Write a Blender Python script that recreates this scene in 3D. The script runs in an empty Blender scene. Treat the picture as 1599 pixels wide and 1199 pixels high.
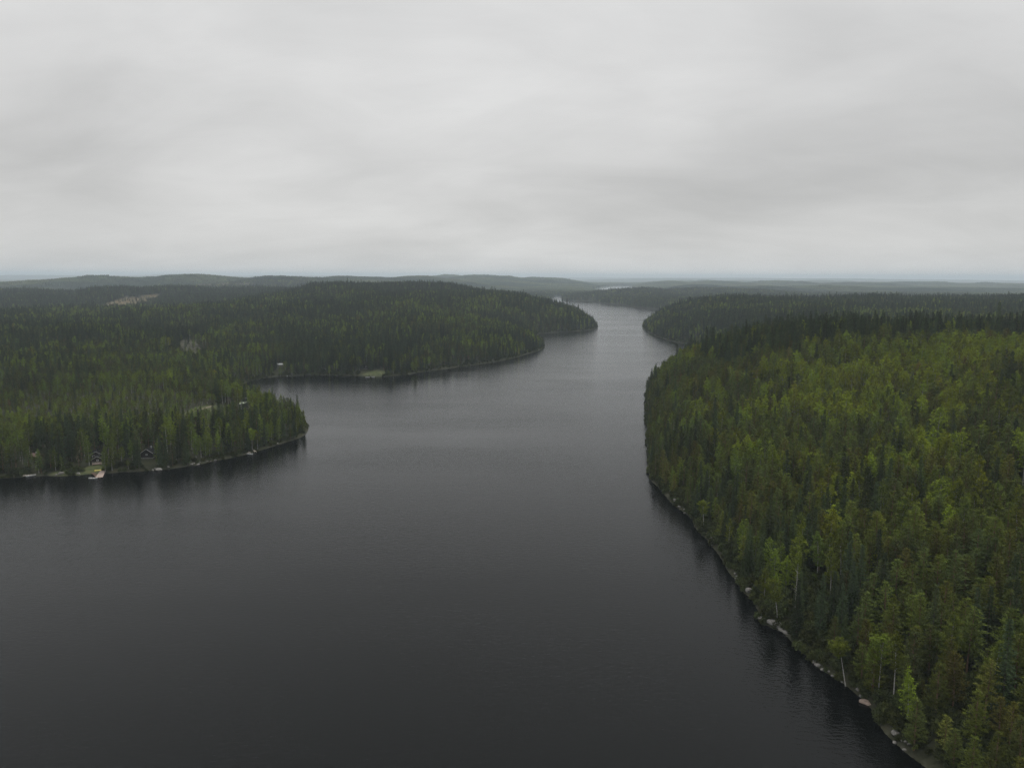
import bpy, bmesh, math, random
import numpy as np
from mathutils import Matrix, Vector

rng = np.random.default_rng(7)
random.seed(7)
scene = bpy.context.scene
C = scene.collection

# ------------------------------------------------------------------ camera
CAM_H = 100.0                       # a drone a hundred metres above the lake
PW, PH, F = 1599.0, 1199.0, 1208.0  # proportions of the frame and focal length in its pixels
PITCH = math.radians(7.9)
ROLL = math.radians(0.20)
fwd = np.array([0.0, math.cos(PITCH), -math.sin(PITCH)])
rt0 = np.array([1.0, 0.0, 0.0])
up0 = np.array([0.0, math.sin(PITCH), math.cos(PITCH)])
c_up = up0 * math.cos(ROLL) - rt0 * math.sin(ROLL)
c_rt = rt0 * math.cos(ROLL) + up0 * math.sin(ROLL)

cam_data = bpy.data.cameras.new('camera')
cam = bpy.data.objects.new('camera', cam_data)
C.objects.link(cam)
cam.matrix_world = Matrix(((c_rt[0], c_up[0], -fwd[0], 0), (c_rt[1], c_up[1], -fwd[1], 0),
                           (c_rt[2], c_up[2], -fwd[2], CAM_H), (0, 0, 0, 1)))
cam_data.sensor_fit = 'HORIZONTAL'
cam_data.sensor_width = 36.0
cam_data.lens = 36.0 * F / PW
cam_data.clip_start = 1.0
cam_data.clip_end = 120000.0
scene.camera = cam

# ------------------------------------------------------------------ overcast sky
SUN_EL, SUN_AZ = math.radians(64), math.radians(35)     # azimuth from +Y towards +X
world = bpy.data.worlds.new('World')
scene.world = world
world.use_nodes = True


def nd(nt, kind, loc=(0, 0), **kw):
    n = nt.nodes.new(kind)
    n.location = loc
    for k, v in kw.items():
        setattr(n, k, v)
    return n


def mth(nt, op, a, b=None, clamp=False):
    n = nt.nodes.new('ShaderNodeMath')
    n.operation = op
    n.use_clamp = clamp
    for i, v in enumerate((a, b)):
        if v is None:
            continue
        if isinstance(v, (int, float)):
            n.inputs[i].default_value = v
        else:
            nt.links.new(v, n.inputs[i])
    return n.outputs[0]


def mixc(nt, fac, a, b, blend='MIX'):
    n = nt.nodes.new('ShaderNodeMix')
    n.data_type = 'RGBA'
    n.blend_type = blend
    for sock, v in ((n.inputs[0], fac), (n.inputs[6], a), (n.inputs[7], b)):
        if isinstance(v, (int, float)):
            sock.default_value = v
        elif isinstance(v, tuple):
            sock.default_value = (*v, 1.0)
        else:
            nt.links.new(v, sock)
    return n.outputs[2]


def ramp(nt, fac, stops, interp='LINEAR'):
    n = nt.nodes.new('ShaderNodeValToRGB')
    n.color_ramp.interpolation = interp
    el = n.color_ramp.elements
    while len(el) < len(stops):
        el.new(0.5)
    for e, (p, c) in zip(el, stops):
        e.position = p
        e.color = (*c, 1.0) if len(c) == 3 else c
    nt.links.new(fac, n.inputs[0])
    return n.outputs[0]


def build_sky():
    nt = world.node_tree
    nt.nodes.clear()
    out = nd(nt, 'ShaderNodeOutputWorld')
    bg = nd(nt, 'ShaderNodeBackground')
    bg.inputs['Strength'].default_value = 0.10
    nt.links.new(bg.outputs[0], out.inputs[0])
    sky = nd(nt, 'ShaderNodeTexSky', sky_type='NISHITA', sun_disc=False)
    sky.sun_elevation = SUN_EL
    sky.sun_rotation = SUN_AZ
    tc = nd(nt, 'ShaderNodeTexCoord')
    sep = nd(nt, 'ShaderNodeSeparateXYZ')
    nt.links.new(tc.outputs['Generated'], sep.inputs[0])
    zc = mth(nt, 'MAXIMUM', sep.outputs[2], 0.0)
    den = mth(nt, 'ADD', zc, 0.28)
    comb = nd(nt, 'ShaderNodeCombineXYZ')
    nt.links.new(mth(nt, 'DIVIDE', sep.outputs[0], den), comb.inputs[0])
    nt.links.new(mth(nt, 'DIVIDE', sep.outputs[1], den), comb.inputs[1])

    def noise(scale, detail, rough, sx=1.0, sy=1.0, off=(0, 0, 0), rot=0.0, dist=0.0):
        mp = nd(nt, 'ShaderNodeMapping')
        mp.inputs['Scale'].default_value = (sx, sy, 1)
        mp.inputs['Location'].default_value = off
        mp.inputs['Rotation'].default_value = (0, 0, rot)
        nt.links.new(comb.outputs[0], mp.inputs[0])
        n = nd(nt, 'ShaderNodeTexNoise')
        n.inputs['Scale'].default_value = scale
        n.inputs['Detail'].default_value = detail
        n.inputs['Roughness'].default_value = rough
        n.inputs['Distortion'].default_value = dist
        nt.links.new(mp.outputs[0], n.inputs['Vector'])
        return n.outputs[0]
    big = noise(0.85, 3.0, 0.5, 0.8, 1.0, (3.1, 1.7, 0), 0.45, 0.8)
    mid = noise(2.0, 6.0, 0.55, 0.7, 1.1, (7.0, 4.3, 2.0), 0.45, 0.9)
    fine = noise(5.5, 6.0, 0.6, 0.6, 1.2, (1.0, 9.0, 5.0), 0.5, 0.6)
    v = mth(nt, 'ADD', mth(nt, 'MULTIPLY', mth(nt, 'SUBTRACT', big, 0.5), 0.56),
            mth(nt, 'MULTIPLY', mth(nt, 'SUBTRACT', mid, 0.5), 0.32))
    v = mth(nt, 'ADD', v, mth(nt, 'MULTIPLY', mth(nt, 'SUBTRACT', fine, 0.5), 0.14))
    # cloud deck brightens upwards and where the hidden sun sits behind it
    el = mth(nt, 'ADD', mth(nt, 'MULTIPLY', zc, 0.32), mth(nt, 'MULTIPLY', mth(nt, 'MULTIPLY', zc, zc), 1.1))
    sd = Vector((math.sin(SUN_AZ) * math.cos(SUN_EL), math.cos(SUN_AZ) * math.cos(SUN_EL), math.sin(SUN_EL)))
    dot = nd(nt, 'ShaderNodeVectorMath', operation='DOT_PRODUCT')
    nt.links.new(tc.outputs['Generated'], dot.inputs[0])
    dot.inputs[1].default_value = sd
    glow = mth(nt, 'MULTIPLY', mth(nt, 'POWER', mth(nt, 'MAXIMUM', dot.outputs['Value'], 0.0), 4.0), 0.10)
    lum = mth(nt, 'ADD', mth(nt, 'ADD', mth(nt, 'ADD', v, 1.0), el), glow)
    low = mth(nt, 'MULTIPLY', mth(nt, 'SUBTRACT', 1.0, mth(nt, 'MULTIPLY', zc, 10.0), True), 0.17)      # paler strip where the deck thins out far away
    lum = mth(nt, 'MULTIPLY', mth(nt, 'ADD', lum, low), 5.85)
    tint = mixc(nt, mth(nt, 'MULTIPLY', zc, 3.0, True), (1.0, 0.992, 0.975), (1.0, 0.999, 0.992))
    gl = nd(nt, 'ShaderNodeCombineXYZ')
    for i in range(3):
        nt.links.new(lum, gl.inputs[i])
    cloud = mixc(nt, 1.0, gl.outputs[0], tint, 'MULTIPLY')
    col = mixc(nt, 0.97, sky.outputs[0], cloud)      # three per cent of clear sky leaks through
    nt.links.new(col, bg.inputs[0])


build_sky()

sun_data = bpy.data.lights.new('sun', 'SUN')
sun_data.energy = 1.4
sun_data.angle = math.radians(22)
sun_data.color = (1.0, 0.97, 0.92)
sun = bpy.data.objects.new('sun', sun_data)
sun.rotation_euler = (math.radians(90) - SUN_EL, 0, math.pi - SUN_AZ)
sun.location = (0, 0, 300)
C.objects.link(sun)

scene.view_settings.view_transform = 'Standard'
scene.view_settings.look = 'None'
scene.view_settings.gamma = 1.0
scene.view_settings.use_curve_mapping = False
scene.view_settings.exposure = 0.0
scene.render.engine = 'CYCLES'
cy = scene.cycles
cy.max_bounces = 5
cy.diffuse_bounces = 3
cy.glossy_bounces = 2
cy.transmission_bounces = 2
cy.volume_bounces = 0
cy.transparent_max_bounces = 4
cy.use_denoising = True
cy.denoiser = 'OPENIMAGEDENOISE'
cy.denoising_input_passes = 'RGB_ALBEDO_NORMAL'
cy.denoising_prefilter = 'NONE'
cy.use_adaptive_sampling = False
cy.caustics_reflective = False
cy.caustics_refractive = False
cy.sample_clamp_indirect = 4.0


# ------------------------------------------------------------------ ground plan helpers
def G(u, v, z=0.0):
    """the place on the level z that the drone sees in this direction"""
    d = fwd + (u - PW / 2) / F * c_rt + (PH / 2 - v) / F * c_up
    t = (z - CAM_H) / d[2]
    return (d[0] * t, d[1] * t)


def AT(u, v, dist):
    """x, y at this distance ahead and the height z that the direction reaches there"""
    d = fwd + (u - PW / 2) / F * c_rt + (PH / 2 - v) / F * c_up
    t = dist / d[1]
    return d[0] * t, dist, CAM_H + d[2] * t


def project(P):
    q = P - np.array([0, 0, CAM_H])
    zc = q @ fwd
    zc = np.where(zc < 1, 1, zc)
    return PW / 2 + F * (q @ c_rt) / zc, PH / 2 - F * (q @ c_up) / zc, zc


def vnoise(x, y, seed=0):
    xi, yi = np.floor(x).astype(np.int64), np.floor(y).astype(np.int64)
    xf, yf = x - xi, y - yi

    def h(a, b):
        n = (a * 374761393 + b * 668265263 + seed * 974634777) & 0xFFFFFFFF
        n = ((n ^ (n >> 13)) * 1274126177) & 0xFFFFFFFF
        return ((n ^ (n >> 16)) & 0xFFFF) / 65535.0
    sx, sy = xf * xf * xf * (xf * (xf * 6 - 15) + 10), yf * yf * yf * (yf * (yf * 6 - 15) + 10)
    a = h(xi, yi) * (1 - sx) + h(xi + 1, yi) * sx
    b = h(xi, yi + 1) * (1 - sx) + h(xi + 1, yi + 1) * sx
    return a * (1 - sy) + b * sy


def fbm(x, y, octs=4, seed=0):
    t, amp, tot = 0, 1.0, 0
    for o in range(octs):
        t = t + amp * vnoise(x * 2 ** o + 17.3 * o, y * 2 ** o - 9.1 * o, seed + o)
        tot += amp
        amp *= 0.5
    return t / tot


lake_shore = [(-900, -400), (130, -400), (118, -60), (108, 60),
              G(1445, 1199), G(1415, 1178), G(1390, 1152), G(1365, 1118), G(1345, 1095), G(1318, 1074), G(1290, 1052), G(1262, 1028),
              G(1245, 1016), G(1225, 990), G(1205, 978), G(1190, 968), G(1184, 948), G(1172, 930), G(1158, 922), G(1148, 900),
              G(1128, 872), G(1118, 858), G(1100, 836), G(1085, 816), G(1065, 795), G(1045, 779), G(1028, 765), G(1015, 748),
              G(1012, 725), G(1011, 700), G(1010, 670), G(1007, 645),
              (110, 625), (121, 690), (150, 765), (220, 825), (330, 850), (380, 930), (355, 1010), (300, 1090),
              G(1062, 535), G(1048, 532.5), G(1030, 527), G(1012, 518.5), G(1002, 509),
              (292, 1680), (345, 1780), (440, 1860), (600, 1950), (900, 2060), (1200, 2180), (1200, 2330), (800, 2360),
              G(1060, 485), G(1015, 482), G(985, 479), G(978, 477), G(960, 475.5), G(945, 474.5), G(936, 473), G(930, 470.6),
              G(910, 470.3), G(890, 469.5), G(875, 468), (225, 3500), G(877, 462.3), G(866, 461.8),
              (195, 3700), (120, 3200), (110, 2800), (125, 2400), (140, 2000), (165, 1750), (176, 1610),
              G(933, 511.5), G(926, 514.5), G(912, 516.5), G(900, 517), G(885, 518.5), G(870, 518.5), G(856, 520),
              (40, 1340), (22, 1260), (40, 1170),
              G(852, 540), G(846, 545), G(830, 551), G(810, 557), G(785, 563), G(760, 567), G(725, 572), G(700, 575), G(680, 578), G(660, 580),
              G(635, 585), G(612, 587), G(598, 588.5), G(580, 588), G(572, 586.5), G(540, 586.5), G(500, 585.5), G(470, 586), G(450, 587.5), G(425, 588),
              G(400, 593), G(382, 598), G(374, 608), G(383, 620), G(408, 632), G(438, 641), G(468, 651), G(482, 664),
              G(481, 675), G(472, 682), G(456, 688), G(440, 693), G(420, 699), G(400, 705), G(380, 710.5), G(360, 715), G(330, 721), G(300, 727),
              G(270, 731), G(240, 734.5), G(200, 737), G(170, 738), G(140, 739.5), G(130, 741), G(100, 743.5), G(60, 742.5), G(30, 745), G(0, 747),
              G(-80, 757), G(-200, 768), (-520, 280), (-800, 100), (-900, -100)]
far_lake = [G(920, 455), G(938, 450), G(945, 447.6), G(960, 446.6), G(985, 446.3), G(989, 448), G(986, 451), G(1002, 452), G(1018, 453.6),
            G(1020, 456.5), G(1005, 459), G(960, 459)]


def chaikin(p, n=2):
    p = np.array(p, float)
    for _ in range(n):
        q = np.roll(p, -1, 0)
        p = np.stack([0.75 * p + 0.25 * q, 0.25 * p + 0.75 * q], 1).reshape(-1, 2)
    return p


def roughen(p, step=7.0, amp=1.6):
    out = []
    for a, b in zip(p, np.roll(p, -1, 0)):
        L = np.hypot(*(b - a))
        r = np.hypot(*(0.5 * (a + b)))
        n = 1 if r > 800 else max(1, int(L / step))
        for i in range(n):
            out.append(a + (b - a) * i / n)
    out = np.array(out)
    s = np.arange(len(out))
    r = np.hypot(out[:, 0], out[:, 1])
    k = np.where((r > 60), 1.0, 0.0) * np.where(out[:, 0] > 20, 1.0, 0.6)
    out[:, 0] += k * amp * 2 * (vnoise(out[:, 0] / 9, out[:, 1] / 9, 3) - 0.5)
    out[:, 1] += k * amp * 2 * (vnoise(out[:, 0] / 9, out[:, 1] / 9, 4) - 0.5)
    return out


LAKES = [roughen(chaikin(lake_shore, 1)), chaikin(far_lake, 2)]


def shore_distance(x, y):
    """metres to the nearest shoreline, positive on land and negative on the water"""
    n = len(x)
    best = np.full(n, 1e18)
    inside = np.zeros(n, bool)
    for poly in LAKES:
        ax, ay = poly[:, 0], poly[:, 1]
        bx, by = np.roll(ax, -1), np.roll(ay, -1)
        for s in range(0, n, 20000):
            X, Y = x[s:s + 20000, None], y[s:s + 20000, None]
            dx, dy = (bx - ax)[None], (by - ay)[None]
            t = ((X - ax) * dx + (Y - ay) * dy) / (dx * dx + dy * dy + 1e-9)
            t = np.clip(t, 0, 1)
            d2 = ((X - ax - t * dx) ** 2 + (Y - ay - t * dy) ** 2).min(1)
            best[s:s + 20000] = np.minimum(best[s:s + 20000], d2)
            c = ((ay > Y) != (by > Y)) & (X < (bx - ax) * (Y - ay) / (by - ay + 1e-12) + ax)
            inside[s:s + 20000] ^= (c.sum(1) % 2 == 1)
    d = np.sqrt(best)
    return np.where(inside, -d, d)


# hill heights: place and height of the ground (metres)
HILL = [(170, 270, 26), (268, 540, 50), (400, 600, 50), (150, 420, 24), (300, 300, 44), (300, 130, 42), (600, 600, 50), (560, 760, 38), (600, 1000, 36),
        (420, 900, 26), (560, 1250, 38), (900, 1400, 39), (1150, 1650, 42), (700, 1500, 40), (400, 1640, 47), (520, 1740, 43), (850, 1880, 36), (1600, 1900, 38),
        (160, 650, 66), (180, 700, 75), (200, 740, 58), (300, 760, 44),
        (-190, 470, 6), (-150, 530, 6), (-260, 440, 6), (-350, 500, 9), (-330, 430, 6), (-420, 700, 14), (-300, 640, 8), (-560, 600, 14), (-250, 820, 8),
        (-430, 930, 15), (-490, 1110, 22), (-640, 1050, 22), (-900, 1100, 22), (-720, 1400, 30), (-950, 1350, 16), (-1200, 1750, 4), (-1100, 2000, 5), (-800, 1800, 8),
        (-130, 900, 12), (-150, 1100, 26), (20, 1280, 20), (-200, 1400, 36), (-490, 1700, 42), (-315, 1900, 70), (-160, 1950, 60), (-30, 1900, 47), (70, 2050, 46),
        (80, 1560, 44), (0, 1480, 36), (60, 2500, 26), (-100, 2600, 40),
        (-1450, 2450, 37), (-1100, 2500, 38), (-850, 2450, 46), (-560, 2400, 40), (-1900, 2500, 36),
        (380, 3000, 22), (560, 3500, 24), (800, 3400, 8), (900, 2700, 8), (1500, 3000, 5), (2200, 2800, 5), (-800, 3200, 30), (-1800, 3400, 30)]
# far hills: direction, distance, height of the skyline there, half width in the picture's pixels, half depth in metres
FAR = [(170, 4600, 431.5, 95, 500), (60, 5200, 441, 90, 600), (330, 4700, 432.5, 110, 600), (460, 4400, 433, 90, 500), (340, 3900, 441, 70, 250),
       (560, 5000, 434, 80, 600), (650, 5600, 433.5, 80, 700), (760, 7200, 431.5, 70, 900), (850, 7600, 434, 55, 900), (900, 7000, 438.5, 30, 700),
       (700, 8600, 431, 60, 800),
       (1090, 5000, 445.5, 40, 380), (1180, 4700, 448, 50, 350), (1290, 5200, 447, 60, 400), (1400, 4800, 450.5, 50, 350), (1520, 5300, 449.5, 70, 400),
       (1035, 7600, 438, 32, 600), (1120, 7400, 439.5, 45, 500), (1220, 7800, 439, 45, 550), (1330, 7200, 441.5, 50, 500), (1430, 8000, 440, 40, 550), (1560, 7600, 443, 60, 550),
       (1080, 11000, 436, 50, 900), (1180, 11500, 436.5, 50, 900), (1290, 10800, 436.5, 45, 900), (1390, 11500, 438.5, 55, 900), (1500, 11000, 440, 50, 900), (1590, 11500, 441, 50, 900),
       (975, 18600, 436, 50, 1950), (930, 20925, 437, 70, 1950), (1060, 19375, 434, 90, 1950), (1180, 21700, 433.5, 120, 1950), (1300, 19375, 434, 90, 1950),
       (1450, 20150, 436, 130, 1950), (1590, 22475, 437.5, 110, 1950),
       (60, 20925, 429, 150, 2340), (-80, 19375, 430, 120, 1950), (290, 24025, 427, 55, 1560), (250, 22475, 429.5, 190, 1950), (480, 24025, 430, 160, 1950),
       (700, 25575, 431.5, 150, 1950), (860, 27900, 432.5, 160, 1950), (1100, 31000, 433, 200, 1950), (1400, 29450, 435, 200, 1950),
       (985, 3450, 449.5, 52, 330), (930, 3300, 456, 30, 250), (1120, 3700, 451.5, 75, 450)]
FARH = []
for (u, d, v, wu, dd) in FAR:
    x_, y_, z_ = AT(u, v, d)
    FARH.append((x_, y_, z_ - 15, wu / F * d, dd))


def height(x, y, sd):
    r = np.hypot(x, y)
    num = np.zeros_like(x)
    den = np.zeros_like(x) + 1e-6
    for (hx, hy, hz) in HILL:
        s = 30 + 0.085 * math.hypot(hx, hy)
        w = np.exp(-((x - hx) ** 2 + (y - hy) ** 2) / (2 * s * s))
        num += w * hz
        den += w
    base = num / den
    wfar = np.clip((r - 2600) / 1000, 0, 1)
    wfar = wfar * wfar * (3 - 2 * wfar)
    fb = 3 + 10 * fbm(x / 1500, y / 1500, 3, 11)
    base = np.where(den < 1e-3, fb, base) * (1 - wfar) + fb * wfar
    for (hx, hy, hz, wx, wy) in FARH:
        g = np.exp(-0.5 * (((x - hx) / wx) ** 2 + ((y - hy) / wy) ** 2) ** 1.3)
        m = np.maximum(base, hz * g + fb * (1 - g))
        base = np.where(r > 2900, m * wfar + base * (1 - wfar), base)
    base = base + (fbm(x / 230, y / 230, 4, 21) - 0.5) * np.clip(4 + r / 75, 0, 30) * np.where(x < 0, 1.5, 1.0) * np.clip(base / 25, 0.25, 1)
    L = np.where(x > 40, 75.0, 55.0) + 0.012 * r - np.where(r > 1250, 12.0, 0)
    rise = 1 - np.exp(-np.maximum(sd, 0) / L)
    bank = 0.9 * (1 - np.exp(-np.maximum(sd, 0) / 2.2)) + 0.5 * (1 - np.exp(-np.maximum(sd, 0) / 9))
    land = bank + np.maximum(base, 3) * rise
    return np.where(sd > 0, land, np.maximum(-4.0, 0.28 * sd))


# clearings: x, y, half width, half depth, colour index (0 dry brown, 1 yellow hay, 2 grey brush, 3 green lawn)
def cl(u, v, z, a, b, c):
    x, y = G(u, v, z)
    return (x, y, a, b, c)


CLEAR = [cl(262, 517, 24, 42, 120, 1), cl(232, 520, 24, 34, 70, 0), cl(290, 545, 17, 22, 55, 2), cl(305, 533, 19, 18, 50, 2), cl(312, 553, 15, 20, 36, 2),
         cl(184, 480, 18, 72, 240, 0), cl(212, 468, 32, 45, 150, 0), cl(60, 491, 5, 150, 60, 3),
         (AT(340, 443, 3900)[0], 3830, 170, 170, 0), (AT(300, 444, 3950)[0], 3880, 120, 120, 0), (AT(432, 452, 3300)[0], 3200, 70, 230, 0),
         cl(322, 640, 6, 13, 34, 3), cl(590, 585, 0.8, 15, 9, 3), cl(150, 731, 1.5, 6, 6, 3), cl(115, 738, 1, 12, 3, 3)]


def clearing_weight(x, y):
    w = np.zeros((4, len(x)))
    wob = 0.35 + 1.3 * fbm(x / 22, y / 22, 3, 5)
    for (cx, cy_, a, b, k) in CLEAR:
        q = ((x - cx) / a) ** 2 + ((y - cy_) / b) ** 2
        w[k] = np.maximum(w[k], np.clip((1.15 - q * wob) * 3, 0, 1))
    return w


# ------------------------------------------------------------------ materials
def new_mat(name):
    m = bpy.data.materials.new(name)
    m.use_nodes = True
    nt = m.node_tree
    nt.nodes.clear()
    out = nd(nt, 'ShaderNodeOutputMaterial')
    return m, nt, out


def simple(name, col, rough=0.7, var=0.15, scale=3.0, spec=0.3, metallic=0.0):
    m, nt, out = new_mat(name)
    p = nd(nt, 'ShaderNodeBsdfPrincipled')
    p.inputs['Roughness'].default_value = rough
    p.inputs['Specular IOR Level'].default_value = spec
    p.inputs['Metallic'].default_value = metallic
    tc = nd(nt, 'ShaderNodeTexCoord')
    n = nd(nt, 'ShaderNodeTexNoise')
    n.inputs['Scale'].default_value = scale
    n.inputs['Detail'].default_value = 5
    nt.links.new(tc.outputs['Object'], n.inputs['Vector'])
    lo = tuple(c * (1 - var * 1.6) for c in col)
    hi = tuple(min(1, c * (1 + var * 1.6)) for c in col)
    nt.links.new(mixc(nt, n.outputs[0], lo, hi), p.inputs['Base Color'])
    nt.links.new(p.outputs[0], out.inputs[0])
    return m


def leaf_mat(name, base, warm, light, transl):
    """base colour, warm tinge and fresh tips; 'tint' differs per tree, 'clump' per tuft"""
    m, nt, out = new_mat(name)
    at = nd(nt, 'ShaderNodeAttribute', attribute_type='INSTANCER', attribute_name='tint')
    ac = nd(nt, 'ShaderNodeAttribute', attribute_type='GEOMETRY', attribute_name='clump')
    oi = nd(nt, 'ShaderNodeObjectInfo')
    c = ramp(nt, at.outputs['Fac'], [(0.0, base), (0.55, light), (1.0, warm)])
    hsv = nd(nt, 'ShaderNodeHueSaturation')
    nt.links.new(c, hsv.inputs['Color'])
    nt.links.new(mth(nt, 'ADD', mth(nt, 'MULTIPLY', oi.outputs['Random'], 0.03), 0.487), hsv.inputs['Hue'])
    val = mth(nt, 'ADD', mth(nt, 'MULTIPLY', ac.outputs['Fac'], 0.90), 0.50)
    val = mth(nt, 'MULTIPLY', val, mth(nt, 'ADD', mth(nt, 'MULTIPLY', oi.outputs['Random'], 0.80), 0.58))
    nt.links.new(val, hsv.inputs['Value'])
    d = nd(nt, 'ShaderNodeBsdfDiffuse')
    t = nd(nt, 'ShaderNodeBsdfTranslucent')
    nt.links.new(hsv.outputs[0], d.inputs[0])
    nt.links.new(hsv.outputs[0], t.inputs[0])
    mx = nd(nt, 'ShaderNodeMixShader')
    mx.inputs[0].default_value = transl
    nt.links.new(d.outputs[0], mx.inputs[1])
    nt.links.new(t.outputs[0], mx.inputs[2])
    nt.links.new(mx.outputs[0], out.inputs[0])
    return m


M_PINE = leaf_mat('pine_needles', (0.066, 0.083, 0.035), (0.150, 0.105, 0.034), (0.122, 0.146, 0.027), 0.18)
M_SPRUCE = leaf_mat('spruce_needles', (0.046, 0.062, 0.032), (0.076, 0.080, 0.032), (0.062, 0.084, 0.033), 0.10)
M_BIRCH = leaf_mat('birch_leaves', (0.115, 0.150, 0.032), (0.215, 0.175, 0.030), (0.205, 0.245, 0.023), 0.30)
M_PBARK = simple('pine_bark', (0.17, 0.105, 0.065), 0.9, 0.25, 1.5)
M_SBARK = simple('spruce_bark', (0.10, 0.085, 0.07), 0.9, 0.25, 1.5)
M_DEAD = simple('dead_wood', (0.34, 0.32, 0.29), 0.9, 0.2, 1.5)


def birch_bark():
    m, nt, out = new_mat('birch_bark')
    p = nd(nt, 'ShaderNodeBsdfPrincipled')
    p.inputs['Roughness'].default_value = 0.8
    tc = nd(nt, 'ShaderNodeTexCoord')
    mp = nd(nt, 'ShaderNodeMapping')
    mp.inputs['Scale'].default_value = (1.2, 1.2, 3.5)
    nt.links.new(tc.outputs['Object'], mp.inputs[0])
    n = nd(nt, 'ShaderNodeTexNoise')
    n.inputs['Scale'].default_value = 1.2
    n.inputs['Detail'].default_value = 4
    nt.links.new(mp.outputs[0], n.inputs['Vector'])
    nt.links.new(ramp(nt, n.outputs[0], [(0.35, (0.10, 0.09, 0.08)), (0.47, (0.36, 0.345, 0.32)), (0.8, (0.50, 0.48, 0.45))]), p.inputs['Base Color'])
    nt.links.new(p.outputs[0], out.inputs[0])
    return m


M_BBARK = birch_bark()


def ground_mat():
    m, nt, out = new_mat('forest_floor')
    p = nd(nt, 'ShaderNodeBsdfPrincipled')
    p.inputs['Roughness'].default_value = 0.95
    p.inputs['Specular IOR Level'].default_value = 0.1
    geo = nd(nt, 'ShaderNodeNewGeometry')

    def noise(s, det=5):
        n = nd(nt, 'ShaderNodeTexNoise')
        n.inputs['Scale'].default_value = s
        n.inputs['Detail'].default_value = det
        n.inputs['Roughness'].default_value = 0.6
        nt.links.new(geo.outputs['Position'], n.inputs['Vector'])
        return n.outputs[0]
    fine, mid, wide = noise(0.8), noise(0.12), noise(0.006, 6)
    floor = ramp(nt, mid, [(0.3, (0.020, 0.022, 0.011)), (0.55, (0.034, 0.036, 0.017)), (0.75, (0.044, 0.039, 0.022))])
    floor = mixc(nt, mth(nt, 'MULTIPLY', fine, 0.6), floor, (0.018, 0.020, 0.011))
    far = ramp(nt, wide, [(0.35, (0.030, 0.040, 0.026)), (0.5, (0.042, 0.052, 0.030)), (0.68, (0.062, 0.070, 0.034))])
    af = nd(nt, 'ShaderNodeAttribute', attribute_name='far')
    col = mixc(nt, af.outputs['Fac'], floor, far)
    for k, (lo, hi) in enumerate([((0.070, 0.058, 0.032), (0.135, 0.105, 0.058)), ((0.17, 0.115, 0.035), (0.27, 0.20, 0.06)),
                                  ((0.034, 0.035, 0.022), (0.078, 0.074, 0.052)), ((0.045, 0.058, 0.024), (0.085, 0.092, 0.04))]):
        a = nd(nt, 'ShaderNodeAttribute', attribute_name='clear%d' % k)
        col = mixc(nt, a.outputs['Fac'], col, mixc(nt, ramp(nt, noise(0.25 if k != 0 else 0.05), [(0.4, (0, 0, 0)), (0.6, (1, 1, 1))]), lo, hi))
    sh = nd(nt, 'ShaderNodeAttribute', attribute_name='shore')
    rock = ramp(nt, noise(0.6), [(0.35, (0.03, 0.029, 0.022)), (0.5, (0.08, 0.075, 0.06)), (0.65, (0.19, 0.18, 0.16))])
    col = mixc(nt, sh.outputs['Fac'], col, rock)
    nt.links.new(col, p.inputs['Base Color'])
    b = nd(nt, 'ShaderNodeBump')
    b.inputs['Strength'].default_value = 0.6
    b.inputs['Distance'].default_value = 0.4
    nt.links.new(fine, b.inputs['Height'])
    nt.links.new(b.outputs[0], p.inputs['Normal'])
    nt.links.new(p.outputs[0], out.inputs[0])
    return m


def water_mat():
    m, nt, out = new_mat('lake_water')
    p = nd(nt, 'ShaderNodeBsdfPrincipled')
    p.inputs['Base Color'].default_value = (0.0014, 0.0019, 0.0017, 1)
    p.inputs['IOR'].default_value = 1.333
    p.inputs['Specular IOR Level'].default_value = 0.17
    geo = nd(nt, 'ShaderNodeNewGeometry')

    def noise(s, sx, sy, rot, det=3, rough=0.5, dist=0.0):
        mp = nd(nt, 'ShaderNodeMapping')
        mp.inputs['Rotation'].default_value = (0, 0, rot)
        mp.inputs['Scale'].default_value = (sx, sy, 1)
        nt.links.new(geo.outputs['Position'], mp.inputs[0])
        n = nd(nt, 'ShaderNodeTexNoise')
        n.inputs['Scale'].default_value = s
        n.inputs['Detail'].default_value = det
        n.inputs['Roughness'].default_value = rough
        n.inputs['Distortion'].default_value = dist
        nt.links.new(mp.outputs[0], n.inputs['Vector'])
        return n.outputs[0]
    ripple = noise(0.75, 0.6, 1.15, 0.30, 3, 0.55, 0.6)
    chop = noise(1.6, 0.7, 1.2, 0.12, 2, 0.5)
    gust = noise(0.006, 0.45, 1.6, 0.15, 5, 0.6)
    calm = ramp(nt, gust, [(0.36, (0.55, 0.55, 0.55)), (0.60, (1.25, 1.25, 1.25))])
    hgt = mth(nt, 'ADD', mth(nt, 'MULTIPLY', ripple, 0.37), mth(nt, 'MULTIPLY', chop, 0.12))
    hgt = mth(nt, 'MULTIPLY', hgt, calm)
    b = nd(nt, 'ShaderNodeBump')
    b.inputs['Strength'].default_value = 1.0
    b.inputs['Distance'].default_value = 0.34
    nt.links.new(hgt, b.inputs['Height'])
    nt.links.new(b.outputs[0], p.inputs['Normal'])
    nt.links.new(mth(nt, 'MULTIPLY', calm, 0.075), p.inputs['Roughness'])
    nt.links.new(p.outputs[0], out.inputs[0])
    return m


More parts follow.
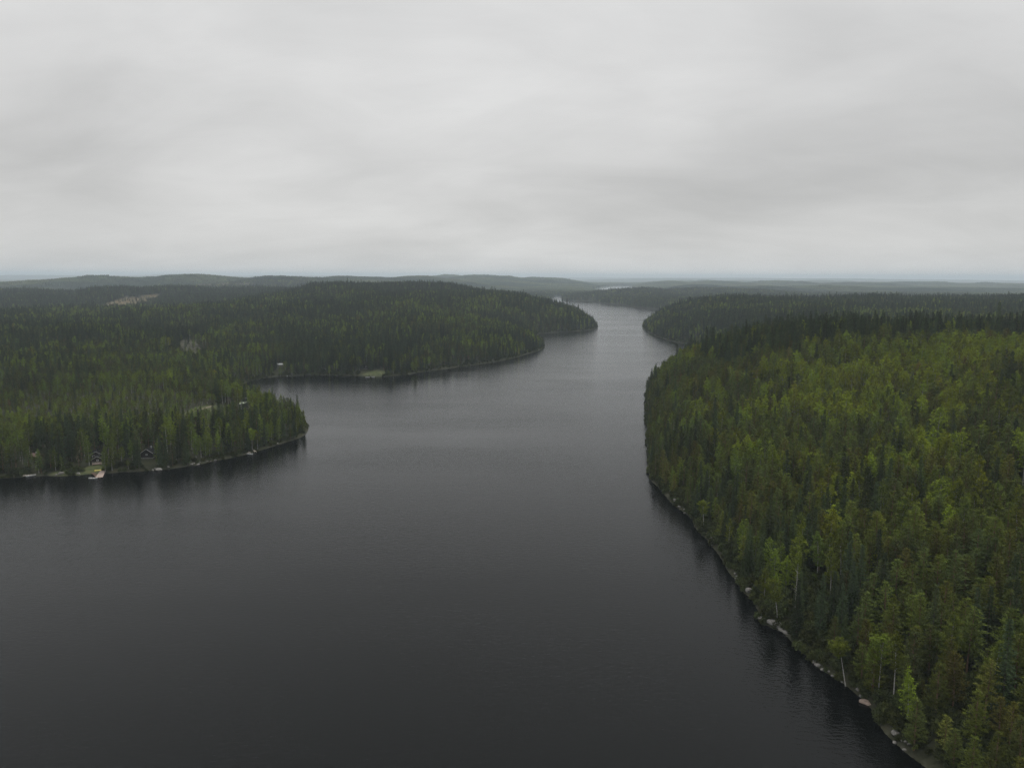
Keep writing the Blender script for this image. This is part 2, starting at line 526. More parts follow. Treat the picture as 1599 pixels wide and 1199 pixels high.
def rock_mat(name, col, stain):
    m, nt, out = new_mat(name)
    p = nd(nt, 'ShaderNodeBsdfPrincipled')
    p.inputs['Roughness'].default_value = 0.85
    tc = nd(nt, 'ShaderNodeTexCoord')
    n = nd(nt, 'ShaderNodeTexNoise')
    n.inputs['Scale'].default_value = 1.3
    n.inputs['Detail'].default_value = 6
    n.inputs['Roughness'].default_value = 0.65
    nt.links.new(tc.outputs['Object'], n.inputs['Vector'])
    nt.links.new(ramp(nt, n.outputs[0], [(0.32, stain), (0.48, tuple(c * 0.75 for c in col)), (0.66, col)]), p.inputs['Base Color'])
    b = nd(nt, 'ShaderNodeBump')
    b.inputs['Distance'].default_value = 0.15
    nt.links.new(n.outputs[0], b.inputs['Height'])
    nt.links.new(b.outputs[0], p.inputs['Normal'])
    nt.links.new(p.outputs[0], out.inputs[0])
    return m


# ------------------------------------------------------------------ mesh helpers
def mesh_from(name, verts, faces, mats, attrs=None, mat_index=None, smooth=False):
    me = bpy.data.meshes.new(name)
    verts = np.asarray(verts, np.float32)
    if isinstance(faces, np.ndarray):
        k = faces.shape[1]
        n = len(faces)
        me.vertices.add(len(verts))
        me.vertices.foreach_set('co', verts.ravel())
        me.loops.add(n * k)
        me.loops.foreach_set('vertex_index', faces.astype(np.int32).ravel())
        me.polygons.add(n)
        me.polygons.foreach_set('loop_start', np.arange(0, n * k, k, dtype=np.int32))
        me.polygons.foreach_set('loop_total', np.full(n, k, np.int32))
        me.update(calc_edges=True)
    else:
        me.from_pydata(verts.tolist(), [], faces)
    for m in mats:
        me.materials.append(m)
    if mat_index is not None:
        me.polygons.foreach_set('material_index', np.asarray(mat_index, np.int32))
    if smooth:
        me.polygons.foreach_set('use_smooth', np.ones(len(me.polygons), bool))
    for k, a in (attrs or {}).items():
        at = me.attributes.new(k, 'FLOAT', 'POINT')
        at.data.foreach_set('value', np.asarray(a, np.float32))
    me.update()
    return me


def link(name, me, parent=None, **props):
    o = bpy.data.objects.new(name, me)
    C.objects.link(o)
    if parent is not None:
        o.parent = parent
    for k, v in props.items():
        o[k] = v
    return o


def empty(name, loc, rz, label, cat, group=None):
    o = bpy.data.objects.new(name, None)
    o.empty_display_size = 0.5
    C.objects.link(o)
    o.location = loc
    o.rotation_euler = (0, 0, rz)
    o['label'] = label
    o['category'] = cat
    if group:
        o['group'] = group
    return o


# ------------------------------------------------------------------ terrain
def build_ground():
    rr = np.concatenate([np.exp(np.linspace(math.log(60), math.log(800), 430)), np.exp(np.linspace(math.log(800), math.log(32000), 260))[1:]])
    th = np.radians(np.linspace(-62, 62, 560))
    R, T = np.meshgrid(rr, th, indexing='ij')
    x, y = (R * np.sin(T)).ravel(), (R * np.cos(T)).ravel()
    sd = shore_distance(x, y)
    z = height(x, y, sd)
    n, k = len(rr), len(th)
    i = np.arange((n - 1) * (k - 1))
    a = (i // (k - 1)) * k + i % (k - 1)
    faces = np.stack([a, a + 1, a + k + 1, a + k], 1)
    w = clearing_weight(x, y)
    r = np.hypot(x, y)
    shore = np.clip(1.25 - np.maximum(sd, 0) / (1.2 + 0.0012 * r), 0, 1) * np.clip(-0.15 + 1.3 * vnoise(x / 14, y / 14, 8), 0, 0.18)
    at = {'clear%d' % j: w[j] for j in range(4)}
    at['shore'] = shore
    at['far'] = np.clip((r - 2500) / 1500, 0, 1)
    me = mesh_from('ground', np.stack([x, y, z], 1), faces, [ground_mat()], at, smooth=True)
    link('ground', me, kind='structure', label='rolling forest floor with brown clearings and a stony shore')
    wm = mesh_from('lake', [(-40000, -3000, 0), (40000, -3000, 0), (40000, 33000, 0), (-40000, 33000, 0)], [[0, 1, 2, 3]], [water_mat()])
    link('lake', wm, kind='structure', label='dark rippled lake narrowing into the distance')


build_ground()


def hz(x, y):
    X, Y = np.array([float(x)]), np.array([float(y)])
    return float(height(X, Y, shore_distance(X, Y))[0])


# ------------------------------------------------------------------ trees
def tube(path, radii, sides=6):
    V, Fc = [], []
    for i, (p, r) in enumerate(zip(path, radii)):
        for s in range(sides):
            a = 2 * math.pi * s / sides
            V.append((p[0] + r * math.cos(a), p[1] + r * math.sin(a), p[2]))
    for i in range(len(path) - 1):
        for s in range(sides):
            s2 = (s + 1) % sides
            Fc.append((i * sides + s, i * sides + s2, (i + 1) * sides + s2))
            Fc.append((i * sides + s, (i + 1) * sides + s2, (i + 1) * sides + s))
    return np.array(V), np.array(Fc)


def tufts(rg, c, out, size, k, wid, spread, lift, jit):
    """k pointed leaf faces round each centre"""
    n = len(c)
    c = np.repeat(c, k, 0)
    o = np.repeat(out, k, 0)
    s = np.repeat(size, k)[:, None]
    cl_ = np.repeat(rg.random(n), k) * 0.6 + rg.random(n * k) * 0.4
    p0 = c + rg.normal(0, jit, (n * k, 3)) * s * np.array([1, 1, 0.6])
    a = o + np.array([0, 0, lift]) + rg.normal(0, spread, (n * k, 3))
    a /= np.linalg.norm(a, axis=1, keepdims=True) + 1e-9
    b = np.cross(a, o * 0.5 + np.array([0, 0, 1.0]) + rg.normal(0, 0.55, (n * k, 3)))   # sprays lie open to the sky
    b /= np.linalg.norm(b, axis=1, keepdims=True) + 1e-9
    ln = s * (0.7 + 0.6 * rg.random((n * k, 1)))
    v = np.stack([p0 - b * wid * s, p0 + b * wid * s, p0 + a * ln], 1).reshape(-1, 3)
    f = np.arange(n * k * 3).reshape(-1, 3)
    return v, f, np.repeat(cl_, 3)


def sticks(starts, ends, r):
    V, Fc = [], []
    for s, e in zip(starts, ends):
        d = e - s
        n = np.cross(d, [0, 0, 1.0])
        n = n / (np.linalg.norm(n) + 1e-6) * r
        u = np.array([0, 0, r])
        b = len(V)
        V += [s + n, s - n, s + u, e]
        Fc += [(b, b + 1, b + 3), (b + 1, b + 2, b + 3), (b + 2, b, b + 3)]
    return np.array(V), np.array(Fc)


def make_pine(seed, low=None):
    rg = np.random.default_rng(seed)
    H = rg.uniform(14.8, 17.6)
    Rm = rg.uniform(2.0, 2.75)
    zc = H * (low or rg.uniform(0.20, 0.34))
    lean = rg.normal(0, 0.25, 2)
    cs, os_, ss, st, en = [], [], [], [], []
    z = zc
    while z < H - 0.2:
        t = (z - zc) / (H - zc)
        r = Rm * (1 - t ** 1.55) ** 0.85 * (0.6 + 0.4 * min(1, t / 0.15)) + 0.22
        nb = rg.integers(4, 7)
        a0 = rg.uniform(0, 6.28)
        for b in range(nb):
            if rg.random() < 0.10:
                continue
            ang = a0 + b * 6.283 / nb + rg.normal(0, 0.25)
            L = r * rg.uniform(0.6, 1.18)
            o = np.array([math.cos(ang), math.sin(ang), rg.uniform(0.02, 0.28) + 0.35 * t])
            base = np.array([lean[0] * z / H, lean[1] * z / H, z + rg.normal(0, 0.12)])
            st.append(base)
            en.append(base + o * L * 0.9)
            m = max(2, int(L / 0.42))
            for q in np.linspace(0.30, 1.0, m):
                cs.append(base + o * L * q + rg.normal(0, 0.13, 3) * np.array([1, 1, 0.5]))
                os_.append(o * 0.8)
                ss.append(rg.uniform(0.42, 0.70) * (0.8 + 0.2 * (1 - t)))
        z += rg.uniform(0.62, 0.95) * (1 - 0.35 * t)
    V, Fc, A = tufts(rg, np.array(cs), np.array(os_), np.array(ss), 8, 0.20, 0.50, 0.25, 0.32)
    tr = [(0, 0, -1.5), (0.02, 0, H * 0.3), (lean[0] * .7, lean[1] * .7, H * 0.7), (lean[0], lean[1], H * 0.97)]
    TV, TF = tube(tr, [0.21, 0.165, 0.10, 0.03])
    SV, SF = sticks(st, en, 0.045)
    TF = np.concatenate([TF, SF + len(TV)])
    TV = np.concatenate([TV, SV])
    return (V, Fc, A), (TV, TF)


def make_spruce(seed, low=None):
    rg = np.random.default_rng(seed)
    H = rg.uniform(18, 22)
    Rm = rg.uniform(1.7, 2.2)
    zc = H * rg.uniform(0.08, 0.2)
    cs, os_, ss = [], [], []
    z = zc
    while z < H - 0.15:
        t = (z - zc) / (H - zc)
        r = Rm * (1 - t) ** 0.82 + 0.12
        nb = rg.integers(6, 9)
        a0 = rg.uniform(0, 6.28)
        for b in range(nb):
            ang = a0 + b * 6.283 / nb + rg.normal(0, 0.2)
            L = r * rg.uniform(0.7, 1.15)
            o = np.array([math.cos(ang), math.sin(ang), -0.32 + 0.55 * t])
            m = max(1, int(L / 0.42))
            for q in np.linspace(0.35 if L > .6 else .7, 1.0, m):
                cs.append(np.array([0, 0, z]) + o * L * q + np.array([0, 0, 0.18 * q * q * L]) + rg.normal(0, 0.08, 3))
                os_.append(o)
                ss.append(rg.uniform(0.42, 0.66) * (1 - 0.3 * t))
        z += rg.uniform(0.5, 0.72) * (1 - 0.4 * t)
    cs.append(np.array([0, 0, H - .3])); os_.append(np.array([0, 0, 2.0])); ss.append(0.5)
    V, Fc, A = tufts(rg, np.array(cs), np.array(os_), np.array(ss), 7, 0.24, 0.42, -0.12, 0.25)
    TV, TF = tube([(0, 0, -1.5), (0, 0, H * 0.5), (0, 0, H)], [0.22, 0.12, 0.015])
    return (V, Fc, A), (TV, TF)


def make_birch(seed, low=None, H=None, bend=0.35):
    rg = np.random.default_rng(seed)
    H = H or rg.uniform(15.5, 19)
    Rm = rg.uniform(1.7, 2.3)
    zc = H * (low or 0.28)
    lean = rg.normal(0, bend, 2)
    cs, os_, ss, st, en = [], [], [], [], []
    nb = int(rg.integers(34, 44) * (1.5 if (low or 1) < 0.2 else 1))
    for b in range(nb):
        t = (b + rg.random()) / nb
        z = zc + (H - zc) * 0.86 * t
        ang = b * 2.4 + rg.normal(0, 0.4)
        r = Rm * math.sin(math.pi * min(1, 0.22 + 0.75 * t)) ** 0.8
        L = r * rg.uniform(0.65, 1.2)
        rise = rg.uniform(0.7, 1.5) * (0.6 + 0.6 * t)
        base = np.array([lean[0] * (z / H) ** 2, lean[1] * (z / H) ** 2, z])
        o = np.array([math.cos(ang), math.sin(ang), rise])
        st.append(base)
        en.append(base + o * L)
        m = max(3, int(L * 2.6))
        for q in np.linspace(0.35, 1.08, m):
            cs.append(base + o * L * q + rg.normal(0, 0.16, 3))
            os_.append(np.array([o[0] * .5, o[1] * .5, 0.3]))
            ss.append(rg.uniform(0.38, 0.62))
    for q in range(7):
        cs.append(np.array([lean[0], lean[1], H - 0.15 - 0.28 * q]) + rg.normal(0, 0.12, 3)); os_.append(np.array([0, 0, .6])); ss.append(0.5)
    V, Fc, A = tufts(rg, np.array(cs), np.array(os_), np.array(ss), 11, 0.27, 0.75, 0.1, 0.42)
    zs = np.linspace(0, 1, 6)
    TV, TF = tube([(lean[0] * q * q, lean[1] * q * q, -1.5 * (1 - q) + H * 0.96 * q) for q in zs], 0.17 * (1 - zs) + 0.02)
    SV, SF = sticks(st, en, 0.03)
    TF = np.concatenate([TF, SF + len(TV)])
    TV = np.concatenate([TV, SV])
    return (V, Fc, A), (TV, TF)


KINDS = {'pine': (make_pine, M_PINE, M_PBARK, 6), 'spruce': (make_spruce, M_SPRUCE, M_SBARK, 6), 'birch': (make_birch, M_BIRCH, M_BBARK, 6)}
MESH, PROTO = {}, {}
for ki, (kn, (fn, ml, mb, nv)) in enumerate(KINDS.items()):
    col = bpy.data.collections.new(kn + '_sources')
    MESH[kn] = []
    for v in range(nv):
        (V, Fc, A), (TV, TF) = fn(100 * ki + v + 1, (0.10 if kn != 'spruce' else 0.04) if v >= 4 else None)   # the last two keep low branches: trees of the forest edge
        crown = mesh_from(kn + '_crown', V, Fc, [ml], {'clump': A})
        trunk = mesh_from(kn + '_trunk', TV, TF, [mb])
        MESH[kn].append((crown, trunk, float(V[:, 2].max()), float(np.percentile(np.abs(V[:, 0]), 95))))
        whole = mesh_from(kn + '_whole', np.concatenate([V, TV]), np.concatenate([Fc, TF + len(V)]), [ml, mb],
                          {'clump': np.concatenate([A, np.full(len(TV), .5)])}, [0] * len(Fc) + [1] * len(TF))
        col.objects.link(bpy.data.objects.new('%s_source_%d' % (kn, v), whole))
    PROTO[kn] = col


def scatter_group(name, col):
    ng = bpy.data.node_groups.new(name, 'GeometryNodeTree')
    ng.interface.new_socket('Geometry', in_out='INPUT', socket_type='NodeSocketGeometry')
    ng.interface.new_socket('Geometry', in_out='OUTPUT', socket_type='NodeSocketGeometry')
    gi, go = ng.nodes.new('NodeGroupInput'), ng.nodes.new('NodeGroupOutput')
    ci = ng.nodes.new('GeometryNodeCollectionInfo')
    ci.inputs['Collection'].default_value = col
    ci.inputs['Separate Children'].default_value = True
    ci.inputs['Reset Children'].default_value = True
    ip = ng.nodes.new('GeometryNodeInstanceOnPoints')
    ip.inputs['Pick Instance'].default_value = True

    def attr(n, t):
        a = ng.nodes.new('GeometryNodeInputNamedAttribute')
        a.data_type = t
        a.inputs['Name'].default_value = n
        return a.outputs['Attribute']
    L = ng.links.new
    L(gi.outputs[0], ip.inputs['Points'])
    L(ci.outputs[0], ip.inputs['Instance'])
    L(attr('variant', 'INT'), ip.inputs['Instance Index'])
    L(attr('rot', 'FLOAT_VECTOR'), ip.inputs['Rotation'])
    L(attr('size', 'FLOAT_VECTOR'), ip.inputs['Scale'])
    L(ip.outputs[0], go.inputs[0])
    return ng


def scatter(name, col, P, variant, rz, size, tint, label, cat=None, tilt=0.03):
    me = bpy.data.meshes.new(name)
    n = len(P)
    me.vertices.add(n)
    me.vertices.foreach_set('co', np.asarray(P, np.float32).ravel())
    a = me.attributes.new('variant', 'INT', 'POINT')
    a.data.foreach_set('value', np.asarray(variant, np.int32))
    a = me.attributes.new('rot', 'FLOAT_VECTOR', 'POINT')
    tl = rng.normal(0, tilt, (n, 2))
    a.data.foreach_set('vector', np.stack([tl[:, 0], tl[:, 1], rz], 1).astype(np.float32).ravel())
    a = me.attributes.new('size', 'FLOAT_VECTOR', 'POINT')
    a.data.foreach_set('vector', np.asarray(size, np.float32).ravel())
    a = me.attributes.new('tint', 'FLOAT', 'POINT')
    a.data.foreach_set('value', np.asarray(tint, np.float32))
    o = link(name, me, kind='stuff', label=label)
    if cat:
        o['category'] = cat
    md = o.modifiers.new('scatter', 'NODES')
    md.node_group = scatter_group(name, col)
    return o


# places kept free of trees: x, y, half width, half depth
def spot(u, v, z, a, b):
    x, y = G(u, v, z)
    return (x, y, a, b)


KEEP = [spot(150, 714, 3.5, 5.5, 7), spot(151, 730, 1.5, 4.5, 11), spot(120, 705, 5, 2.5, 5), spot(121, 713, 4, 1.5, 4),
        spot(233, 712, 3.5, 5.2, 7), spot(232, 722, 2, 3.2, 7), spot(60, 715, 4, 5.0, 7), spot(60, 727, 2, 3.5, 9),
        spot(380, 632, 5, 6, 14), spot(385, 620, 6, 5, 6), spot(379, 648, 4, 5, 12), spot(379, 659, 4, 4, 10), spot(350, 660, 4, 3.5, 10), spot(412, 642, 4, 5, 8),
        spot(435, 579, 1.5, 10, 9), spot(437, 583, 1.5, 5, 14), spot(570, 583, 1.5, 6, 10), spot(505, 580, 1.5, 5, 10), spot(569, 578, 1.5, 7, 12), spot(590, 585, 1, 9, 12),
        spot(320, 640, 6, 14, 12), spot(300, 646, 6, 10, 8), spot(305, 650, 5, 7, 8)]


def grow():
    pts = []
    for (r0, r1, s) in ((90, 700, 4.5), (700, 1500, 4.4), (1500, 2700, 5.4), (2700, 4300, 8.4)):
        xm = r1 * 0.80
        gx, gy = np.meshgrid(np.arange(-xm, xm, s), np.arange(0, r1, s))
        x = (gx + rng.uniform(-.48, .48, gx.shape) * s).ravel()
        y = (gy + rng.uniform(-.48, .48, gy.shape) * s).ravel()
        r = np.hypot(x, y)
        k = (r >= r0) & (r < r1) & (np.abs(np.arctan2(x, y)) < math.radians(39.5))
        pts.append(np.stack([x[k], y[k], np.full(k.sum(), s)], 1))
    p = np.concatenate(pts)
    x, y, s = p.T
    sd = shore_distance(x, y)
    z = height(x, y, sd)
    r = np.hypot(x, y)
    w = clearing_weight(x, y).max(0)
    left_over = (rng.random(len(x)) < 0.10) & (w >= 0.35)
    keep = (sd > 0.3 + 0.9 * rng.random(len(x))) & ((w < 0.2 + 0.6 * rng.random(len(x))) | left_over)
    keep &= rng.random(len(x)) < np.where(fbm(x / 30, y / 30, 2, 31) < 0.30, 0.55, 0.93)
    for (kx, ky, a, b) in KEEP:
        keep &= (((x - kx) / a) ** 2 + ((y - ky) / b) ** 2) > 1
    x, y, z, r, sd, s, left_over = (q[keep] for q in (x, y, z, r, sd, s, left_over))
    n = len(x)
    right = (x > 40) & (y < 1080)
    # species patches
    nb, ns = fbm(x / 48, y / 48, 3, 41), fbm(x / 70 + 40, y / 70, 3, 43)
    zone = lambda cx, cy_, a, b: np.exp(-((x - cx) / a) ** 2 - ((y - cy_) / b) ** 2)
    pb = np.clip((nb - 0.47) * 3.6, 0, 0.8) + 0.05
    pb = np.where(r > 700, pb * 0.6, pb)
    pb = np.where(right, np.clip((nb - 0.56) * 4, 0, 0.7) + 0.04, pb)
    glade = np.clip(zone(205, 445, 105, 75) + zone(205, 300, 60, 38) + zone(330, 480, 70, 45), 0, 1)   # birch stands on the right slope
    cl_n = fbm(x / 24 + 9, y / 24, 2, 47)
    pb += glade * np.clip((cl_n - 0.46) * 6, 0, 0.85)
    pb += np.where(~right & (sd < 28) & (r < 700), 0.15, 0)
    ps = np.where(right, np.clip((ns - 0.56) * 4, 0, 0.6) + 0.05, np.clip((ns - 0.42) * 4, 0, 0.75) + 0.15)
    ridge = np.exp(-((y - 585 - 0.05 * x) / 42) ** 2) * (x > 150)
    ps = np.where(~right & (r < 620), ps * 0.55, ps)
    pb = np.where(~right & (r < 620), np.clip(pb * 1.5 + 0.08, 0, 0.8), pb)
    ps = np.where(ridge > 0.35, 0.72, ps)
    pb = np.where(ridge > 0.35, 0.06, pb)
    dark = np.clip(zone(-1250, 2300, 900, 330) + zone(-350, 2150, 500, 260), 0, 1) * (x < 200)       # the dark wooded ridges behind the bay
    pale = np.clip(zone(-1150, 1720, 420, 120) + 0.7 * zone(-700, 1400, 170, 170), 0, 1) * (x < 0)
    ps = np.where(dark > 0.4, 0.92, ps)
    pb = np.where(dark > 0.4, 0.03, pb)
    pb = np.clip(pb + 0.6 * pale, 0, 0.9)
    ps = np.where((r > 1500) & (pale < 0.3), np.clip(ps + 0.12, 0, 0.8), ps)
    young = np.clip(zone(-275, 530, 90, 78) + zone(-205, 520, 50, 45), 0, 1) * (sd > 34)
    pb = np.where(young > 0.35, 0.42, pb)
    ps = np.where(young > 0.35, 0.15, ps)
    q = rng.random(n)
    kind = np.where(q < pb, 2, np.where(q < pb + ps * (1 - pb), 1, 0))
    # size of each tree
    sc = rng.normal(1.0, 0.095, n).clip(0.62, 1.3) * (0.86 + 0.28 * fbm(x / 90, y / 90, 2, 51))
    sc = np.where(rng.random(n) < 0.03, sc * 1.22, sc)                  # a few old trees stand above the canopy
    small = (rng.random(n) < 0.15) | left_over
    sc = np.where(small, sc * rng.uniform(0.35, 0.7, n), sc)
    sc = np.where(ridge > 0.35, sc * 1.12, sc)
    sc *= 1 - 0.55 * np.clip(young * 1.6, 0, 1)
    edge = np.clip(sd / 24, 0, 1)
    sc *= 0.66 + 0.34 * edge
    sc = np.where(kind == 1, sc, sc * 0.92)
    wide = np.where(s > 5, s / 4.7, 1.0) * np.where(r > 700, 1.12, 1.0) * np.where(kind == 1, 1.05, 1.20)
    sc *= np.where(r > 700, 0.88, 1.0)
    tint = np.clip(0.9 * (fbm(x / 40, y / 40, 3, 61) - 0.25) + rng.normal(0, 0.19, n), 0, 0.72)
    tint = np.where(~right & (kind == 0), tint * 0.45, tint)
    tint = np.where(right & (kind == 0), np.clip(tint + 0.10, 0, 0.72), tint)
    tint = np.where(right & (kind == 2), np.where(sd < 25, tint * 0.5, np.clip(tint + 0.30 * glade, 0, 0.62)), tint)
    tint = np.where((r > 700) & ~right & (kind == 2), tint * 0.6, tint)
    tint = np.where((young > 0.35) & (kind == 0), tint + 0.25, tint)
    tint = np.where((rng.random(n) < 0.008) & (r > 330), rng.uniform(0.75, 1, n), tint)
    tint = np.where(~right & (r < 700) & (kind == 2), tint * 0.6, tint)
    rz = rng.uniform(0, 6.283, n)
    var = rng.integers(0, 1000, n)
    return dict(x=x, y=y, z=z, r=r, sd=sd, kind=kind, sc=sc, wide=wide, tint=tint, rz=rz, var=var, right=right, young=young, ridge=ridge)


T = grow()
KN = ['pine', 'spruce', 'birch']
hts = np.array([[m[2] for m in MESH[k]] for k in KN])
T['v'] = np.where((T['sd'] < 12) & (T['var'] % 10 < 8), 4 + T['var'] % 2, T['var'] % 4)
T['h'] = hts[T['kind'], T['v']] * T['sc']


def pick_visible():
    """which trees show largest: nearest first, counting what nearer crowns leave uncovered"""
    P = np.stack([T['x'], T['y'], T['z']], 1)
    Pt = P + np.stack([0 * T['h'], 0 * T['h'], T['h']], 1)
    u0, v0, d0 = project(P)
    u1, v1, d1 = project(Pt)
    inn = (u1 > 4) & (u1 < PW - 4) & (v1 > 0) & (v1 < PH - 12) & (T['r'] < 1500)
    idx = np.where(inn)[0]
    idx = idx[np.argsort(T['r'][idx])]
    cov = np.zeros((int(PH) // 2 + 2, int(PW) // 2 + 2), bool)
    got = {0: [], 1: [], 2: []}
    for i in idx:
        wpx = 2.0 * T['wide'][i] * T['sc'][i] * F / d0[i] * (0.62 if T['kind'][i] == 1 else 0.85)
        a, b = int(max(0, (u1[i] - wpx) / 2)), int(min(PW, u1[i] + wpx) / 2) + 1
        c, d = int(max(0, v1[i] / 2)), int(min(PH, v0[i]) / 2) + 1
        full = (b - a) * (d - c)
        if full <= 0:
            continue
        vis = full - int(cov[c:d, a:b].sum())
        if vis > 0.18 * full:
            got[int(T['kind'][i])].append((vis, i))
        cov[c:d, a:b] = True
    return {k: [i for _, i in sorted(v, reverse=True)] for k, v in got.items()}, u1, v1


CHOSEN, TU, TVv = pick_visible()

LOOK = {0: ['olive green', 'light olive', 'rust tinged'], 1: ['dark green', 'dull green', 'brownish green'], 2: ['fresh green', 'bright yellow-green', 'golden yellow']}


def place_words(i):
    x, y, r, sd = T['x'][i], T['y'][i], T['r'][i], T['sd'][i]
    if T['right'][i]:
        if sd < 9:
            return 'at the rocky right waterside', 'trees along the right waterside'
        if T['ridge'][i] > 0.35:
            return 'on the right ridge', 'tall trees on the right ridge'
        return 'on the right slope', 'trees on the right slope'
    if r < 680:
        if sd < 10:
            return 'at the left waterside', 'trees along the left waterside'
        if T['young'][i] > 0.3:
            return 'in the young left stand', 'young trees behind the left cabins'
        return 'on the left headland', 'trees on the left headland'
    return 'beyond the left bay', 'trees beyond the left bay'


ONES = ['', 'one', 'two', 'three', 'four', 'five', 'six', 'seven', 'eight', 'nine', 'ten', 'eleven', 'twelve', 'thirteen', 'fourteen', 'fifteen',
        'sixteen', 'seventeen', 'eighteen', 'nineteen']
TENS = ['', '', 'twenty', 'thirty', 'forty', 'fifty', 'sixty', 'seventy', 'eighty', 'ninety']


def words(n):
    if n < 20:
        return ONES[n] or 'zero'
    return TENS[n // 10] + ('-' + ONES[n % 10] if n % 10 else '')


def plant_individuals():
    taken = np.zeros(len(T['x']), bool)
    for k, ids in CHOSEN.items():
        kn = KN[k]
        used, count = set(), 0
        for i in ids:
            cm, tm, hh, _ = MESH[kn][T['v'][i]]
            t = T['tint'][i]
            look = LOOK[k][0 if t < 0.33 else (1 if t < 0.74 else 2)]
            if T['sc'][i] < 0.62:
                look = 'small ' + look
            elif T['sc'][i] > 1.12:
                look = 'tall ' + look
            pl, grp = place_words(i)
            a, b = min(99, int(round(TU[i] / PW * 100))), min(99, int(round(TVv[i] / PH * 100)))
            if (a, b) in used or count >= 300:      # one told-apart tree per place; its neighbours stay in the forest
                continue
            used.add((a, b))
            count += 1
            taken[i] = True
            lab = '%s %s %s, tip %s percent across, %s down' % (look, kn, pl, words(a), words(b))
            o = empty(kn + '_tree', (T['x'][i], T['y'][i], T['z'][i]), float(T['rz'][i]), lab, kn + ' tree',
                      grp.replace('trees', kn + ' trees', 1))
            s = float(T['sc'][i])
            wd = float(T['wide'][i]) * s
            o.scale = (wd, wd, s)
            link('trunk', tm, o)
            c = link('crown', cm, o)
            c['tint'] = float(t)
    return taken


taken = plant_individuals()

for k, kn in enumerate(KN):
    m = (T['kind'] == k) & ~taken
    P = np.stack([T['x'], T['y'], T['z']], 1)[m]
    sc, wd = T['sc'][m], T['wide'][m]
    scatter(kn + '_forest', PROTO[kn], P, T['v'][m], T['rz'][m], np.stack([sc * wd, sc * wd, sc], 1), T['tint'][m],
            {'pine': 'olive pines crowding the slopes on both sides of the lake', 'spruce': 'dark pointed spruces massed over the hills',
             'birch': 'bright birches scattered through the darker forest'}[kn])


def make_bush(seed):
    rg = np.random.default_rng(seed)
    n = 110
    d = rg.normal(0, 1, (n, 3))
    d /= np.linalg.norm(d, axis=1, keepdims=True)
    d[:, 2] = np.abs(d[:, 2])
    c = d * np.array([1.3, 1.3, 2.4]) * (rg.uniform(0.45, 1.0, (n, 1)))
    V, Fc, A = tufts(rg, c, d * 0.6, rg.uniform(0.35, 0.7, n), 8, 0.25, 0.7, 0.2, 0.4)
    return V, Fc, A


def undergrowth():
    """low bushes and saplings that close the forest edge along the water"""
    col = bpy.data.collections.new('bush_sources')
    for v in range(4):
        V, Fc, A = make_bush(700 + v)
        col.objects.link(bpy.data.objects.new('bush_source_%d' % v, mesh_from('bush', V, Fc, [M_BUSH], {'clump': A})))
    pts = []
    for poly in LAKES[:1]:
        b = np.roll(poly, -1, 0)
        L = np.hypot(*(b - poly).T)
        for a, c, l in zip(poly, b, L):
            if a[1] < 60 or np.hypot(*a) > 1700:
                continue
            m = max(1, int(l * 2.2))
            t = rng.random((m, 1))
            pts.append(a + (c - a) * t + rng.normal(0, 4.5, (m, 2)))
    gx, gy = np.meshgrid(np.arange(60, 330, 2.6), np.arange(95, 450, 2.6))           # and under the nearest trees
    pts.append(np.stack([gx.ravel(), gy.ravel()], 1) + rng.uniform(-1.2, 1.2, (gx.size, 2)))
    p = np.concatenate(pts)
    sd = shore_distance(p[:, 0], p[:, 1])
    k = (sd > 0.0) & ((sd < 14) | (p[:, 0] > 50) & (np.hypot(p[:, 0], p[:, 1]) < 450))
    k &= (sd > 1.4) | (vnoise(p[:, 0] / 8, p[:, 1] / 8, 77) > 0.30)
    p, sd = p[k], sd[k]
    near = np.ones(len(p), bool)
    for (kx, ky, a, b) in KEEP:
        near &= (((p[:, 0] - kx) / a) ** 2 + ((p[:, 1] - ky) / b) ** 2) > 0.8
    p, sd = p[near], sd[near]
    z = height(p[:, 0], p[:, 1], sd)
    n = len(p)
    s = rng.uniform(0.45, 1.25, n) * (0.6 + 0.4 * np.clip(sd / 5, 0, 1)) * np.where(p[:, 0] > 40, 1.25, 1.0)
    scatter('undergrowth', col, np.stack([p[:, 0], p[:, 1], z - 0.15], 1), rng.integers(0, 4, n), rng.uniform(0, 6.28, n),
            np.stack([s * 1.1, s * 1.1, s], 1), np.clip(rng.normal(0.2, 0.2, n), 0, 0.9), 'low bushes lining the water edge', tilt=0.1)


M_BUSH = leaf_mat('bush_leaves', (0.052, 0.062, 0.026), (0.120, 0.095, 0.030), (0.080, 0.092, 0.030), 0.2)
undergrowth()


